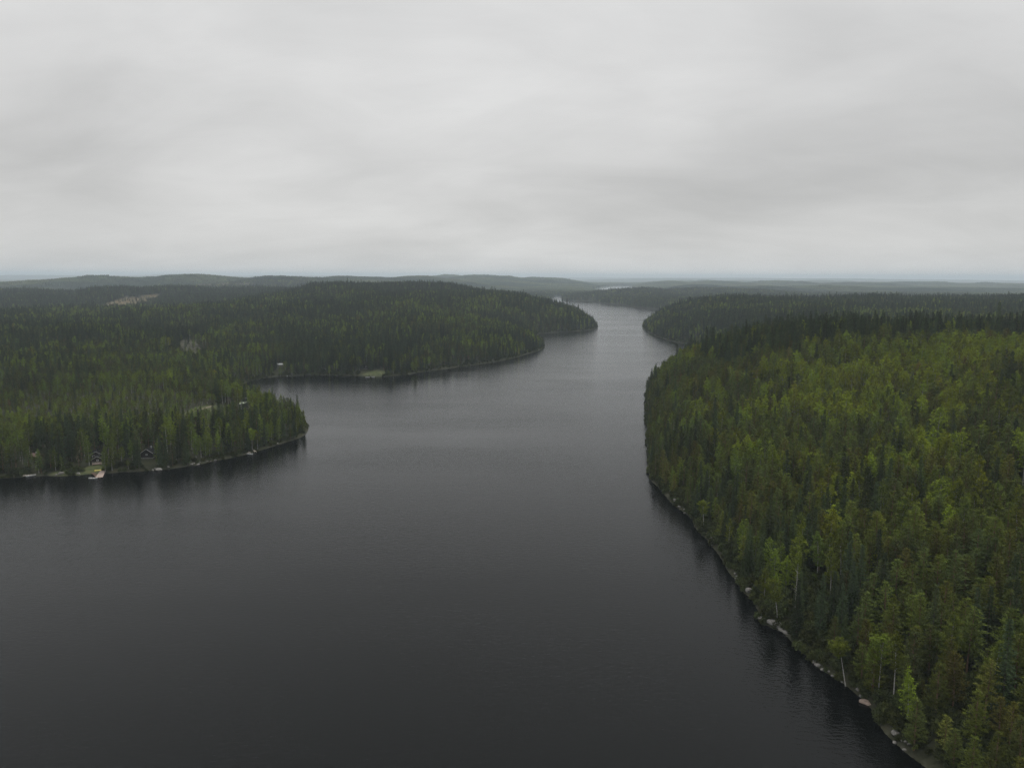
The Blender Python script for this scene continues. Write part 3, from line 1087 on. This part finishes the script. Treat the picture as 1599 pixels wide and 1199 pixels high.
def make_far_stand(seed):
    """forty small trees of a far-off wood on a patch forty metres across"""
    rg = np.random.default_rng(seed)
    V, Fc, A = [], [], []
    for t in range(46):
        cx, cy_ = rg.uniform(-22, 22, 2)
        H = rg.uniform(12, 20)
        R = rg.uniform(1.9, 3.3)
        conic = rg.random() < 0.5
        b = len(V)
        prof = [(-9, 0.75), (H * 0.35, 1.0), (H * 0.68, 0.52 if conic else 0.85), (H * 0.88, 0.2 if conic else 0.5)]
        ca = rg.random()
        for (z, q) in prof:
            for s in range(5):
                a = 6.283 * s / 5 + rg.uniform(-.3, .3)
                rr = R * q * rg.uniform(0.7, 1.25)
                V.append((cx + rr * math.cos(a), cy_ + rr * math.sin(a), z + rg.normal(0, .5)))
                A.append(np.clip(ca + rg.normal(0, .25), 0, 1))
        V.append((cx, cy_, H)); A.append(ca)
        for i in range(3):
            for s in range(5):
                s2 = (s + 1) % 5
                Fc += [(b + i * 5 + s, b + i * 5 + s2, b + i * 5 + 5 + s2), (b + i * 5 + s, b + i * 5 + 5 + s2, b + i * 5 + 5 + s)]
        for s in range(5):
            Fc.append((b + 15 + s, b + 15 + (s + 1) % 5, b + 20))
    return np.array(V), np.array(Fc), np.array(A)


def far_forest():
    col = bpy.data.collections.new('far_sources')
    for v in range(4):
        V, Fc, A = make_far_stand(900 + v)
        col.objects.link(bpy.data.objects.new('far_stand_%d' % v, mesh_from('far_stand', V, Fc, [M_FAR], {'clump': A})))
    pts = []
    for (r0, r1, s) in ((4250, 7000, 34), (7000, 10500, 46)):
        gx, gy = np.meshgrid(np.arange(-r1 * .72, r1 * .72, s), np.arange(r0 * 0.7, r1, s))
        x = (gx + rng.uniform(-.4, .4, gx.shape) * s).ravel()
        y = (gy + rng.uniform(-.4, .4, gy.shape) * s).ravel()
        r = np.hypot(x, y)
        k = (r >= r0) & (r < r1) & (np.abs(np.arctan2(x, y)) < math.radians(38))
        pts.append(np.stack([x[k], y[k], np.full(k.sum(), s)], 1))
    x, y, s = np.concatenate(pts).T
    sd = shore_distance(x, y)
    w = clearing_weight(x, y).max(0)
    k = (sd > 24) & (w < 0.5)
    x, y, s, sd = x[k], y[k], s[k], sd[k]
    z = height(x, y, sd)
    n = len(x)
    f = s / 40
    scatter('far_forest', col, np.stack([x, y, z], 1), rng.integers(0, 4, n), rng.uniform(0, 6.28, n), np.stack([f * 1.05, f * 1.05, np.full(n, 0.95)], 1),
            np.clip(fbm(x / 330, y / 330, 3, 71) * 2.4 - 0.85 + rng.normal(0, .08, n), 0, 0.8), 'unbroken far-off woods over the blue hills', tilt=0.0)


M_FAR = leaf_mat('far_woods', (0.034, 0.050, 0.030), (0.100, 0.100, 0.040), (0.075, 0.092, 0.036), 0.1)
far_forest()

# ------------------------------------------------------------------ haze
def build_haze():
    m, nt, out = new_mat('haze_air')
    v = nd(nt, 'ShaderNodeVolumePrincipled')
    v.inputs['Color'].default_value = (0.78, 0.90, 0.985, 1)
    v.inputs['Density'].default_value = 8.0e-5
    v.inputs['Anisotropy'].default_value = 0.0
    nt.links.new(v.outputs[0], out.inputs['Volume'])
    x, y0, y1, z0, z1 = 36000, -2500, 32500, -5, 185
    V = [(-x, y0, z0), (x, y0, z0), (x, y1, z0), (-x, y1, z0), (-x, y0, z1), (x, y0, z1), (x, y1, z1), (-x, y1, z1)]
    Fc = [(0, 3, 2, 1), (4, 5, 6, 7), (0, 1, 5, 4), (1, 2, 6, 5), (2, 3, 7, 6), (3, 0, 4, 7)]
    m.cycles.volume_sampling = 'MULTIPLE_IMPORTANCE'
    link('haze', mesh_from('haze', V, [list(f) for f in Fc], [m]), kind='stuff', label='thin pale haze that turns the far hills blue')


build_haze()

# ------------------------------------------------------------------ cabins, jetties, boats, boulders
M_DARKWALL = simple('dark_stained_logs', (0.022, 0.019, 0.017), 0.8, 0.2, 2.5)
M_BROWNWALL = simple('brown_boards', (0.075, 0.045, 0.028), 0.85, 0.2, 2.5)
M_GREYWALL = simple('grey_boards', (0.16, 0.15, 0.135), 0.85, 0.2, 2.5)
M_WHITE = simple('white_paint', (0.62, 0.62, 0.60), 0.6, 0.06, 2.0)
M_DARKROOF = simple('black_felt_roof', (0.022, 0.022, 0.023), 1.0, 0.2, 2.0, 0.0)
M_BROWNROOF = simple('rusty_brown_roof', (0.135, 0.085, 0.072), 0.8, 0.2, 1.2)
M_GREENROOF = simple('pale_green_metal', (0.48, 0.55, 0.40), 0.5, 0.08, 1.0)
M_GREYROOF = simple('light_metal_roof', (0.25, 0.26, 0.26), 0.5, 0.1, 1.0)
M_GLASS = simple('dark_glass', (0.02, 0.023, 0.026), 0.08, 0.1, 1.0, 0.6)
M_STONE = rock_mat('foundation_stone', (0.26, 0.25, 0.23), (0.10, 0.10, 0.09))
M_DECK = simple('weathered_deck', (0.30, 0.235, 0.20), 0.85, 0.15, 2.0)
M_PALEWOOD = simple('pale_jetty_wood', (0.42, 0.37, 0.31), 0.85, 0.15, 2.0)
M_BOAT = simple('white_boat_paint', (0.78, 0.78, 0.77), 0.35, 0.04, 1.5, 0.5)
M_BOATIN = simple('boat_inside', (0.34, 0.33, 0.31), 0.6, 0.1, 2.0)
M_SAND = simple('sandy_track', (0.17, 0.145, 0.105), 0.95, 0.25, 0.8)
M_YELLOW = simple('yellow_paint', (0.42, 0.36, 0.08), 0.6, 0.1, 2.0)


def prism(parts):
    """joins boxes (x0, x1, y0, y1, z0, z1) into one mesh's data"""
    V, Fc = [], []
    for (x0, x1, y0, y1, z0, z1) in parts:
        b = len(V)
        V += [(x0, y0, z0), (x1, y0, z0), (x1, y1, z0), (x0, y1, z0), (x0, y0, z1), (x1, y0, z1), (x1, y1, z1), (x0, y1, z1)]
        Fc += [[b + i for i in f] for f in ((0, 3, 2, 1), (4, 5, 6, 7), (0, 1, 5, 4), (1, 2, 6, 5), (2, 3, 7, 6), (3, 0, 4, 7))]
    return V, Fc


def part(name, parent, mat, boxes, loc=(0, 0, 0), rot=(0, 0, 0), **props):
    V, Fc = prism(boxes)
    o = link(name, mesh_from(name, V, Fc, [mat]), parent, **props)
    o.location = loc
    o.rotation_euler = rot
    return o


def cabin(u, v, z, rz, w, l, hw, pitch, wallm, roofm, label, cat='cabin', trim=None, windows=(), door=None, chimney=None, terrace=None, corners=False):
    """a gabled hut; its gable looks along local -Y"""
    x, y = G(u, v, z)
    zg = max(hz(x, y), 0.6)
    r = empty('cabin' if cat == 'cabin' else cat.replace(' ', '_'), (x, y, zg), rz, label, cat)
    W, L = w / 2, l / 2
    hr = W * math.tan(pitch)
    fnd = 0.35
    part('foundation', r, M_STONE, [(-W + .05, W - .05, -L + .05, L - .05, -2.0, fnd)])
    V = [(-W, -L, fnd), (W, -L, fnd), (W, -L, hw), (0, -L, hw + hr), (-W, -L, hw), (-W, L, fnd), (W, L, fnd), (W, L, hw), (0, L, hw + hr), (-W, L, hw)]
    Fc = [[0, 1, 2, 3, 4], [9, 8, 7, 6, 5], [1, 6, 7, 2], [5, 0, 4, 9], [2, 7, 8, 3], [9, 4, 3, 8], [0, 5, 6, 1]]
    link('wall', mesh_from('wall', V, Fc, [wallm]), r)
    ov, th = 0.45, 0.16
    e = ov * math.tan(pitch)
    V, Fc = [], []
    for sgn in (-1, 1):
        b = len(V)
        for yy in (-L - 0.5, L + 0.5):
            V += [(0, yy, hw + hr + .02), (sgn * (W + ov), yy, hw - e + .02), (sgn * (W + ov), yy, hw - e + th), (0, yy, hw + hr + th)]
        q = [[0, 1, 2, 3], [7, 6, 5, 4], [1, 5, 6, 2], [3, 2, 6, 7], [0, 4, 5, 1]]
        Fc += [[b + i for i in (f if sgn < 0 else f[::-1])] for f in q]
    roof = link('roof', mesh_from('roof', V, Fc, [roofm]), r)
    if chimney:
        part('chimney', roof, chimney[3], [(-.3, .3, -.3, .3, -0.8, 1.1)], (chimney[0], chimney[1], chimney[2]))
    if trim:
        for sgn in (-1, 1):
            V = []
            for yy in (-L - 0.56, -L - 0.505):
                V += [(0, yy, hw + hr + th + .02 - trim[1]), (sgn * (W + ov + .03), yy, hw - e + th + .02 - trim[1]),
                      (sgn * (W + ov + .03), yy, hw - e + th + .04), (0, yy, hw + hr + th + .04)]
            q = [[0, 1, 2, 3], [7, 6, 5, 4], [1, 5, 6, 2], [3, 2, 6, 7], [0, 4, 5, 1], [0, 3, 7, 4]]
            link('bargeboard', mesh_from('bargeboard', V, [f if sgn < 0 else f[::-1] for f in q], [trim[0]]), r)
    for (wx, wz, ww, wh) in windows:
        t = 0.13
        fr = part('window', r, M_WHITE, [(-ww / 2, -ww / 2 + t, -.06, .05, -wh / 2, wh / 2), (ww / 2 - t, ww / 2, -.06, .05, -wh / 2, wh / 2),
                                         (-ww / 2 + t, ww / 2 - t, -.055, .05, -wh / 2, -wh / 2 + t), (-ww / 2 + t, ww / 2 - t, -.055, .05, wh / 2 - t, wh / 2)],
                  (wx, -L, wz))
        part('pane', fr, M_GLASS, [(-ww / 2 + t, ww / 2 - t, -.03, .02, -wh / 2 + t, wh / 2 - t)])
    if door:
        dx, dw, dh = door
        d = part('door', r, wallm, [(-dw / 2, dw / 2, -.04, .03, 0, dh)], (dx, -L, fnd))
        part('frame', d, M_WHITE, [(-dw / 2 - .17, -dw / 2, -.06, .05, 0, dh + .15), (dw / 2, dw / 2 + .17, -.06, .05, 0, dh + .15), (-dw / 2, dw / 2, -.058, .05, dh, dh + .15)])
    if corners:
        for sx in (-1, 1):
            part('corner_board', r, M_WHITE, [(-.28, .28, -.05, .05, 0, hw - fnd)], (sx * (W - .22), -L - .06, fnd))
    if terrace:
        d0 = terrace
        tr = part('terrace', r, M_DECK, [(-W, W, -L - d0, -L - .08, fnd - .3, fnd - .12), (-W + .1, -W + .25, -L - d0 + .1, -L - d0 + .25, -2, fnd - .3),
                                        (W - .25, W - .1, -L - d0 + .1, -L - d0 + .25, -2, fnd - .3)])
        part('railing', tr, M_PALEWOOD, [(-W, W, -L - d0, -L - d0 + .08, fnd + .72, fnd + .84), (-W, W, -L - d0 + .01, -L - d0 + .07, fnd + .28, fnd + .38)]
             + [(xx - .05, xx + .05, -L - d0 - .02, -L - d0 + .06, fnd - .12, fnd + .72) for xx in np.linspace(-W + .1, W - .1, 4)])
    return r


PI2 = math.pi / 2
cabin(150.2, 715.0, 3.6, 0.46, 5.6, 6.5, 2.9, 0.50, M_DARKWALL, M_DARKROOF, 'dark cabin with white gable and door trim, upper of two above the jetty',
      trim=(M_WHITE, 0.13), windows=[(1.3, 2.6, 0.9, 0.7)], door=(-1.0, 1.0, 2.1), chimney=(0.9, 1.5, 4.0, M_DARKROOF))
cabin(152.6, 723.0, 2.2, 0.42, 4.5, 5.0, 2.3, 0.52, M_DARKWALL, M_DARKROOF, 'small dark lakeside sauna with railed terrace, lower of the two above the jetty', cat='sauna',
      trim=(M_WHITE, 0.10), windows=[(0.2, 1.6, 0.9, 0.9)], terrace=2.2)
cabin(232.8, 714.0, 2.8, 0.12, 6.0, 7.0, 2.8, 0.62, M_DARKWALL, M_DARKROOF, 'dark cabin with white gable trim standing alone right of the jetty cabins',
      trim=(M_WHITE, 0.15), windows=[(0, 2.0, 0.9, 0.8)], chimney=(0.8, 1.8, 4.6, M_GREYROOF))
cabin(58.0, 719.0, 3.0, 1.2, 4.2, 5.4, 2.4, 0.45, M_BROWNWALL, M_BROWNROOF, 'half hidden cabin with rusty brown roof and pale chimney near the left edge', trim=(M_BROWNWALL, 0.15),
      chimney=(-0.9, -1.2, 3.6, M_WHITE))
cabin(380.5, 631.0, 5.0, PI2 + 0.30, 4.2, 4.6, 2.3, 0.50, M_GREYWALL, M_GREENROOF, 'shed with bright pale green metal roof on the left headland', cat='shed')
cabin(385.5, 620.5, 5.0, PI2 + 0.3, 4.0, 3.6, 2.4, 0.35, M_DARKWALL, M_GREYROOF, 'dark shed with grey roof just behind the pale green roof', cat='shed')
cabin(378.6, 648.5, 4.5, 0.32, 4.0, 5.0, 3.0, 0.6, M_DARKWALL, M_DARKROOF, 'dark cottage with two white corner boards below the pale green roof', cat='cottage', corners=True,
      windows=[(0, 1.8, 0.7, 0.8)])
cabin(412.0, 643.0, 4.0, PI2 + 0.3, 4.5, 4.6, 2.4, 0.42, M_BROWNWALL, M_BROWNROOF, 'small cabin with faded brick brown roof near the headland tip')
cabin(436.0, 577.5, 2.5, PI2 + 0.28, 5.0, 9.5, 2.4, 0.40, M_GREYWALL, M_GREYROOF, 'long low house with light metal roof at the inner end of the bay', cat='house')
cabin(505.3, 580.5, 2.0, 0.25, 3.8, 4.5, 2.2, 0.62, M_DARKWALL, M_DARKROOF, 'tiny dark sauna with white gable on the far bay shore', cat='sauna', trim=(M_WHITE, 0.35))
cabin(568.8, 578.0, 3.0, 0.22, 6.4, 6.0, 2.8, 0.40, M_DARKWALL, M_DARKROOF, 'dark cabin with two pale windows behind the grassy spit', windows=[(-2.0, 2.1, 1.5, 1.3), (2.0, 2.1, 1.7, 1.3)])


def rowing_boat(u, v, z, rz, L, label, group=None, tilt=0.0):
    x, y = G(u, v, z)
    r = empty('rowing_boat', (x, y, z), rz, label, 'boat', group)
    r.rotation_euler = (tilt, 0, rz)
    n, B, D = 9, L * 0.17, 0.62
    V, Fc = [], []
    for i in range(n):
        t = i / (n - 1)
        b = B * (math.sin(math.pi * (0.18 + 0.80 * t)) ** 0.7 if t < 0.999 else 0.04)
        sheer = D * (0.72 + 0.34 * (2 * t - 0.85) ** 2)
        keel = -0.12 + 0.30 * max(0, t - 0.75) * 4 * 0.6
        X = (t - 0.5) * L
        V += [(X, -b, sheer), (X, -b * 0.82, 0.28 * sheer), (X, 0, keel), (X, b * 0.82, 0.28 * sheer), (X, b, sheer)]
    for i in range(n - 1):
        for j in range(4):
            a = i * 5 + j
            Fc.append([a, a + 5, a + 6, a + 1])
    Fc.append([0, 1, 2, 3, 4])
    link('hull', mesh_from('hull', V, Fc, [M_BOAT], smooth=True), r)
    V2 = [(p[0] * 0.97, p[1] * 0.9, p[2] + (0.1 if k % 5 == 2 else 0.04 if k % 5 in (1, 3) else -0.03)) for k, p in enumerate(V)]
    link('lining', mesh_from('lining', V2, [f[::-1] for f in Fc], [M_BOATIN], smooth=True), r)
    for X in (-0.26, 0.08):
        part('bench', r, M_BOAT, [(-0.14, 0.14, -B * 0.86, B * 0.86, 0.36, 0.41)], (X * L, 0, 0))
    return r


def world_strip(pts, width, z, th):
    V, Fc = [], []
    pts = [np.array(p) for p in pts]
    for i, p in enumerate(pts):
        a, b = pts[max(i - 1, 0)], pts[min(i + 1, len(pts) - 1)]
        d = (b - a) / (np.hypot(*(b - a)) + 1e-6)
        nrm = np.array([-d[1], d[0]]) * (width[i] if isinstance(width, (list, tuple)) else width) / 2
        zz = z[i] if isinstance(z, (list, tuple)) else z
        V += [(*(p + nrm), zz), (*(p - nrm), zz), (*(p + nrm), zz - th), (*(p - nrm), zz - th)]
    for i in range(len(pts) - 1):
        a, b = i * 4, i * 4 + 4
        Fc += [[a + 1, b + 1, b, a], [a + 2, b + 2, b + 3, a + 3], [a, b, b + 2, a + 2], [a + 3, b + 3, b + 1, a + 1]]
    m = len(V) - 4
    Fc += [[0, 2, 3, 1], [m, m + 1, m + 3, m + 2]]
    return V, Fc


def jetty(pix, width, z, mat, label, group=None, planks=True):
    pts = [G(u, v, 0.5) for u, v in pix]
    r = empty('jetty', (pts[0][0], pts[0][1], 0), 0, label, 'jetty', group)
    o = np.array(pts[0])
    loc = [np.array(p) - o for p in pts]
    V, Fc = world_strip(loc, width, z, 0.12)
    link('deck', mesh_from('deck', V, Fc, [mat]), r)
    for p in loc[1:]:
        for s in (-0.5, 0.5):
            part('post', r, mat, [(-.08, .08, -.08, .08, -2.0, 0.75)], (p[0] + s, p[1], 0))
    return r


jetty([(163.0, 728.5), (161.6, 733.5), (158.0, 739.5), (154.5, 745.5)], [1.0, 1.5, 3.0, 3.4], [1.3, 1.0, 0.65, 0.6], M_DECK,
      'reddish brown wooden jetty widening to a platform below the twin dark cabins')
jetty([(144.5, 738.0), (149.0, 741.0), (152.5, 744.0)], 1.8, [0.62, 0.56, 0.52], M_BROWNWALL, 'low dark boat slip beside the reddish jetty platform')
jetty([(36.0, 742.5), (41.5, 742.2), (46.0, 741.2)], 1.3, 0.55, M_PALEWOOD, 'short pale jetty beside the white boat near the left edge')
jetty([(391.5, 701.3), (395.5, 703.2), (399.0, 705.2)], 0.9, 0.75, M_PALEWOOD, 'narrow pale jetty pointing into the lake below the headland')
jetty([(382.0, 704.5), (389.5, 706.3)], 1.2, 0.6, M_PALEWOOD, 'short pale landing stage touching the boat below the headland')
jetty([(461.0, 583.9), (468.0, 584.0), (475.0, 583.8)], 1.6, 0.6, M_PALEWOOD, 'low pale jetty on the bay shore between the boats and the tiny sauna')
jetty([(501.0, 583.0), (506.0, 583.2), (511.0, 583.0)], 1.4, 0.7, M_PALEWOOD, 'pale jetty directly below the tiny dark sauna')
jetty([(525.5, 584.0), (532.0, 584.3), (541.0, 584.3)], 2.0, 0.8, M_PALEWOOD, 'longest pale jetty along the far bay shore left of the grassy spit')

rowing_boat(145.5, 747.3, 0.05, 0.05, 4.2, 'white rowing boat moored at the end of the reddish jetty')
rowing_boat(48.5, 743.2, 0.15, 0.75, 4.4, 'white rowing boat pulled half ashore near the left edge')
rowing_boat(390.5, 709.3, 0.05, -0.35, 4.0, 'white rowing boat beside the narrow jetty under the headland')
rowing_boat(350.5, 658.0, 6.2, -0.4, 3.4, 'small white boat lying on land among the headland trees', tilt=0.5)
rowing_boat(442.0, 586.3, 0.05, 0.3, 3.4, 'shorter white boat at the inner bay end below the long house')
rowing_boat(447.5, 587.0, 0.05, -0.9, 5.0, 'longer white boat slanting beside its smaller twin in the inner bay')
rowing_boat(574.0, 589.2, 0.05, 0.0, 4.2, 'white boat left of the grassy spit in the far bay')
rowing_boat(583.0, 588.9, 0.05, 0.2, 2.8, 'little pale boat in front of the grassy spit')
rowing_boat(609.5, 586.8, 0.05, 0.1, 3.0, 'white boat off the right end of the grassy spit')
k_ = rowing_boat(154.0, 733.5, 1.2, 0.5, 4.0, 'yellow upturned boat on the grass beside the reddish jetty', tilt=2.8)
for ch in k_.children:
    if ch.name.startswith('hull'):
        ch.data.materials[0] = M_YELLOW


def ground_strip(name, pix, z0, width, label):
    pts = [np.array(G(u, v, z0)) for u, v in pix]
    fine = []
    for a, b in zip(pts[:-1], pts[1:]):
        for t in np.linspace(0, 1, 6)[:-1]:
            fine.append(a + (b - a) * t)
    fine.append(pts[-1])
    zz = [hz(*p) + 0.14 for p in fine]
    V, Fc = world_strip(fine, width, zz, 0.4)
    link(name, mesh_from(name, V, Fc, [M_SAND]), kind='structure', label=label)


ground_strip('path', [(118, 696), (123, 699), (122.5, 704), (119, 709), (121, 713), (124, 715)], 5.0, 1.1, 'sandy footpath winding down beside the twin cabins')
ground_strip('track', [(299, 645), (306, 641), (318, 637), (332, 632)], 6.0, 2.0, 'pale sandy track crossing the headland clearing')

M_ROCK = rock_mat('grey_granite', (0.21, 0.20, 0.185), (0.07, 0.068, 0.055))
M_PINKROCK = rock_mat('pink_granite', (0.34, 0.26, 0.21), (0.11, 0.09, 0.07))


def rock_mesh(seed, flat):
    bm = bmesh.new()
    bmesh.ops.create_icosphere(bm, subdivisions=2, radius=1.0)
    rg = np.random.default_rng(seed)
    cuts = [(rg.normal(0, 1, 3), rg.uniform(0.55, 0.9)) for _ in range(7)]
    for vtx in bm.verts:
        p = np.array(vtx.co)
        for nrm, lim in cuts:
            q = nrm / np.linalg.norm(nrm)
            d = p @ q
            if d > lim:
                p = p - q * (d - lim) * 0.9
        p += rg.normal(0, 0.04, 3)
        p[2] *= flat
        vtx.co = p
    me = bpy.data.meshes.new('boulder')
    bm.to_mesh(me)
    bm.free()
    return me


ROCKS = [rock_mesh(300 + i, f) for i, f in enumerate((0.7, 0.55, 0.8, 0.6, 0.45))]
ROCKSP = [m.copy() for m in ROCKS]
for m in ROCKS:
    m.materials.append(M_ROCK)
for m in ROCKSP:
    m.materials.append(M_PINKROCK)

CLUSTERS = [  # place, sizes, spread in metres, pink, where
    ((1060, 786), (1.7, 1.3, 1.0, 0.8), 4.0, 0, 'in the pale stony patch at the right shore bend'),
    ((1072, 799), (1.1, 0.8, 0.6), 2.6, 0, 'just below the pale stony patch of the right shore'),
    ((1112, 843), (1.2, 0.9, 0.6), 2.4, 0, 'under the bent white birch on the right shore'),
    ((1131, 876), (0.8, 0.6), 1.6, 0, 'on the shaded straight of the right shore above its small cove'),
    ((1152, 902), (1.3, 1.0, 0.7), 2.6, 0, 'above the small cove in the right shore'),
    ((1161, 918), (1.6, 1.0, 0.7), 2.0, 0, 'on the point of the small cove in the right shore'),
    ((1194, 962), (1.2, 0.9), 1.6, 0, 'just above the broad bare outcrop of the right shore'),
    ((1247, 1014), (1.4, 1.1, 0.8, 0.6), 2.6, 0, 'in the stone row below the broad outcrop of the right shore'),
    ((1258, 1022), (1.0, 0.8, 0.6), 1.8, 0, 'in the middle of the stone row of the right shore'),
    ((1282, 1043), (1.2, 0.8, 0.6), 1.8, 0, 'beside the bright stone above the leaning bare birch'),
    ((1300, 1052), (0.9, 0.6), 1.6, 0, 'left of the leaning bare birch at the right shore'),
    ((1325, 1074), (0.8, 0.6, 0.5), 1.8, 0, 'at the foot of the leaning bare birch'),
    ((1340, 1087), (0.8, 0.5), 1.2, 0, 'just left of the pink slab on the right shore'),
    ((1398, 1150), (1.5, 1.0, 0.7), 1.8, 0, 'in the whitish stones nearest the bottom of the right shore'),
    ((1416, 1168), (0.8, 0.6, 0.5), 2.0, 0, 'below the whitish stones of the right shore'),
    ((259, 729.5), (2.0, 1.0), 3.0, 0, 'in the pale stones right of the lone cabin on the left shore'),
    ((292, 725.5), (1.3, 1.0), 4.0, 0, 'halfway between lone cabin and headland landing on the left shore'),
    ((312, 723.0), (1.2, 1.0, 0.7), 4.0, 0, 'left of the headland landing on the left shore'),
    ((336, 718.0), (1.3, 0.8), 3.0, 0, 'nearest the headland landing on the left shore'),
    ((430, 693.5), (1.5, 0.7), 2.5, 0, 'between the landing and the tip of the left headland'),
    ((107, 741.0), (1.6, 1.2, 0.8), 4.0, 0, 'on the grassy shore left of the twin cabins'),
    ((236, 733.0), (1.1, 0.7), 2.5, 0, 'on the waterline under the lone dark cabin')]
RANK = {2: ['larger', 'smaller'], 3: ['largest', 'middle sized', 'smallest'], 4: ['largest', 'second largest', 'third largest', 'smallest']}
for ci, ((u, v), sizes, spr, pink, where) in enumerate(CLUSTERS):
    rg = np.random.default_rng(500 + ci)
    x0, y0 = G(u, v, 0.4)
    got = []
    for k, sz in enumerate(sizes):
        for tr in range(60):
            x, y = x0 + rg.normal(0, spr), y0 + rg.normal(0, spr)
            sdv = float(shore_distance(np.array([x]), np.array([y]))[0])
            if -0.4 < sdv < 1.9 and all(math.hypot(x - a, y - b) > (sz + c) * 0.8 for a, b, c in got):
                break
        got.append((x, y, sz))
        o = link('boulder', ROCKS[(ci + k) % 5])
        o.location = (x, y, max(0.0, hz(x, y)) + 0.12 * sz)
        o.rotation_euler = (rg.normal(0, .15), rg.normal(0, .15), rg.uniform(0, 6.28))
        sz *= 0.82
        o.scale = (sz * rg.uniform(.9, 1.3), sz * rg.uniform(.7, 1), sz * 0.9)
        o['label'] = '%s grey boulder %s' % (RANK[len(sizes)][k], where)
        o['category'] = 'boulder'
        o['group'] = 'boulders along the left shore' if u < 500 else 'boulders along the right shore'
for (u, v, sx, sy, sz, rz, pink, lab) in [(1212, 976, 3.6, 2.0, 1.3, -0.9, 0, 'broad bare granite outcrop with a crooked pale birch on the right shore'),
                                          (1226, 985, 2.6, 1.3, 0.9, -0.9, 0, 'lower bare granite slab beside the broad outcrop on the right shore'),
                                          (1352, 1094, 2.0, 1.2, 0.8, -0.5, 1, 'pinkish bare rock slab on the right shore below the white birches')]:
    x, y = G(u, v, 0.6)
    o = link('rock_outcrop', (ROCKSP if pink else ROCKS)[1])
    o.location = (x, y, max(0.1, hz(x, y)) + 0.15)
    o.scale = (sx, sy, sz)
    o.rotation_euler = (0, 0.1, rz)
    o['label'] = lab
    o['category'] = 'rock'


def special_birch(u, v, seed, H, low, bend, rot, lab, scale=1.0, tint=0.3):
    x, y = G(u, v, 1.2)
    (V, Fc, A), (TV, TF) = make_birch(seed, low, H, bend)
    o = empty('birch_tree', (x, y, hz(x, y)), 0, lab, 'birch tree')
    o.rotation_euler = rot
    link('trunk', mesh_from('birch_trunk', TV, TF, [M_BBARK]), o)
    c = link('crown', mesh_from('birch_crown', V, Fc, [M_BIRCH], {'clump': A}), o)
    c['tint'] = tint


special_birch(1394, 1106, 801, 17.5, 0.42, 0.3, (0, 0.0, 0), 'tall birch with the longest white trunk near the right shore', tint=0.18)
special_birch(1371, 1088, 802, 15.5, 0.45, 0.3, (0, 0.0, 1), 'birch with thin white trunk just left of the longest white trunk', tint=0.18)
special_birch(1321, 1064, 803, 10.5, 0.80, 0.2, (0.0, -0.20, 0), 'leaning birch with bare pale trunk and tiny crown at the right shore', tint=0.2)
special_birch(1214, 969, 804, 12.0, 0.40, 0.9, (0, -0.05, 0.5), 'crooked pale birch growing on the broad granite outcrop', tint=0.2)
special_birch(1099, 826, 805, 12.0, 0.50, 0.8, (0, -0.08, 0.3), 'bent white birch over the upper right shore', tint=0.3)
special_birch(394, 702, 806, 12.5, 0.45, 0.2, (0, 0, 0), 'birch with white trunk rising above the narrow pale jetty', tint=0.4)


def dead_tree(u, v, z, H, lab):
    x, y = G(u, v, z)
    rg = np.random.default_rng(61)
    o = empty('dead_tree', (x, y, hz(x, y)), 0, lab, 'dead tree')
    TV, TF = tube([(0, 0, -1), (0.1, 0, H * .5), (0.25, 0.1, H)], [0.2, 0.13, 0.03])
    link('trunk', mesh_from('dead_trunk', TV, TF, [M_DEAD]), o)
    st, en = [], []
    for k in range(26):
        zz = H * rg.uniform(0.45, 0.97)
        a = rg.uniform(0, 6.28)
        L = rg.uniform(0.6, 2.2) * (1.2 - zz / H * .6)
        st.append(np.array([0.15, 0.05, zz]))
        en.append(np.array([math.cos(a) * L, math.sin(a) * L, zz + rg.uniform(-.1, .7)]))
    SV, SF = sticks(st, en, 0.07)
    link('branches', mesh_from('dead_branches', SV, SF, [M_DEAD]), o)


dead_tree(1241, 951, 5.0, 13.5, 'bare grey dead tree standing among olive pines near the right shore')
dead_tree(103, 700, 4.0, 9.0, 'bare pale snag among dark trees left of the sandy footpath')
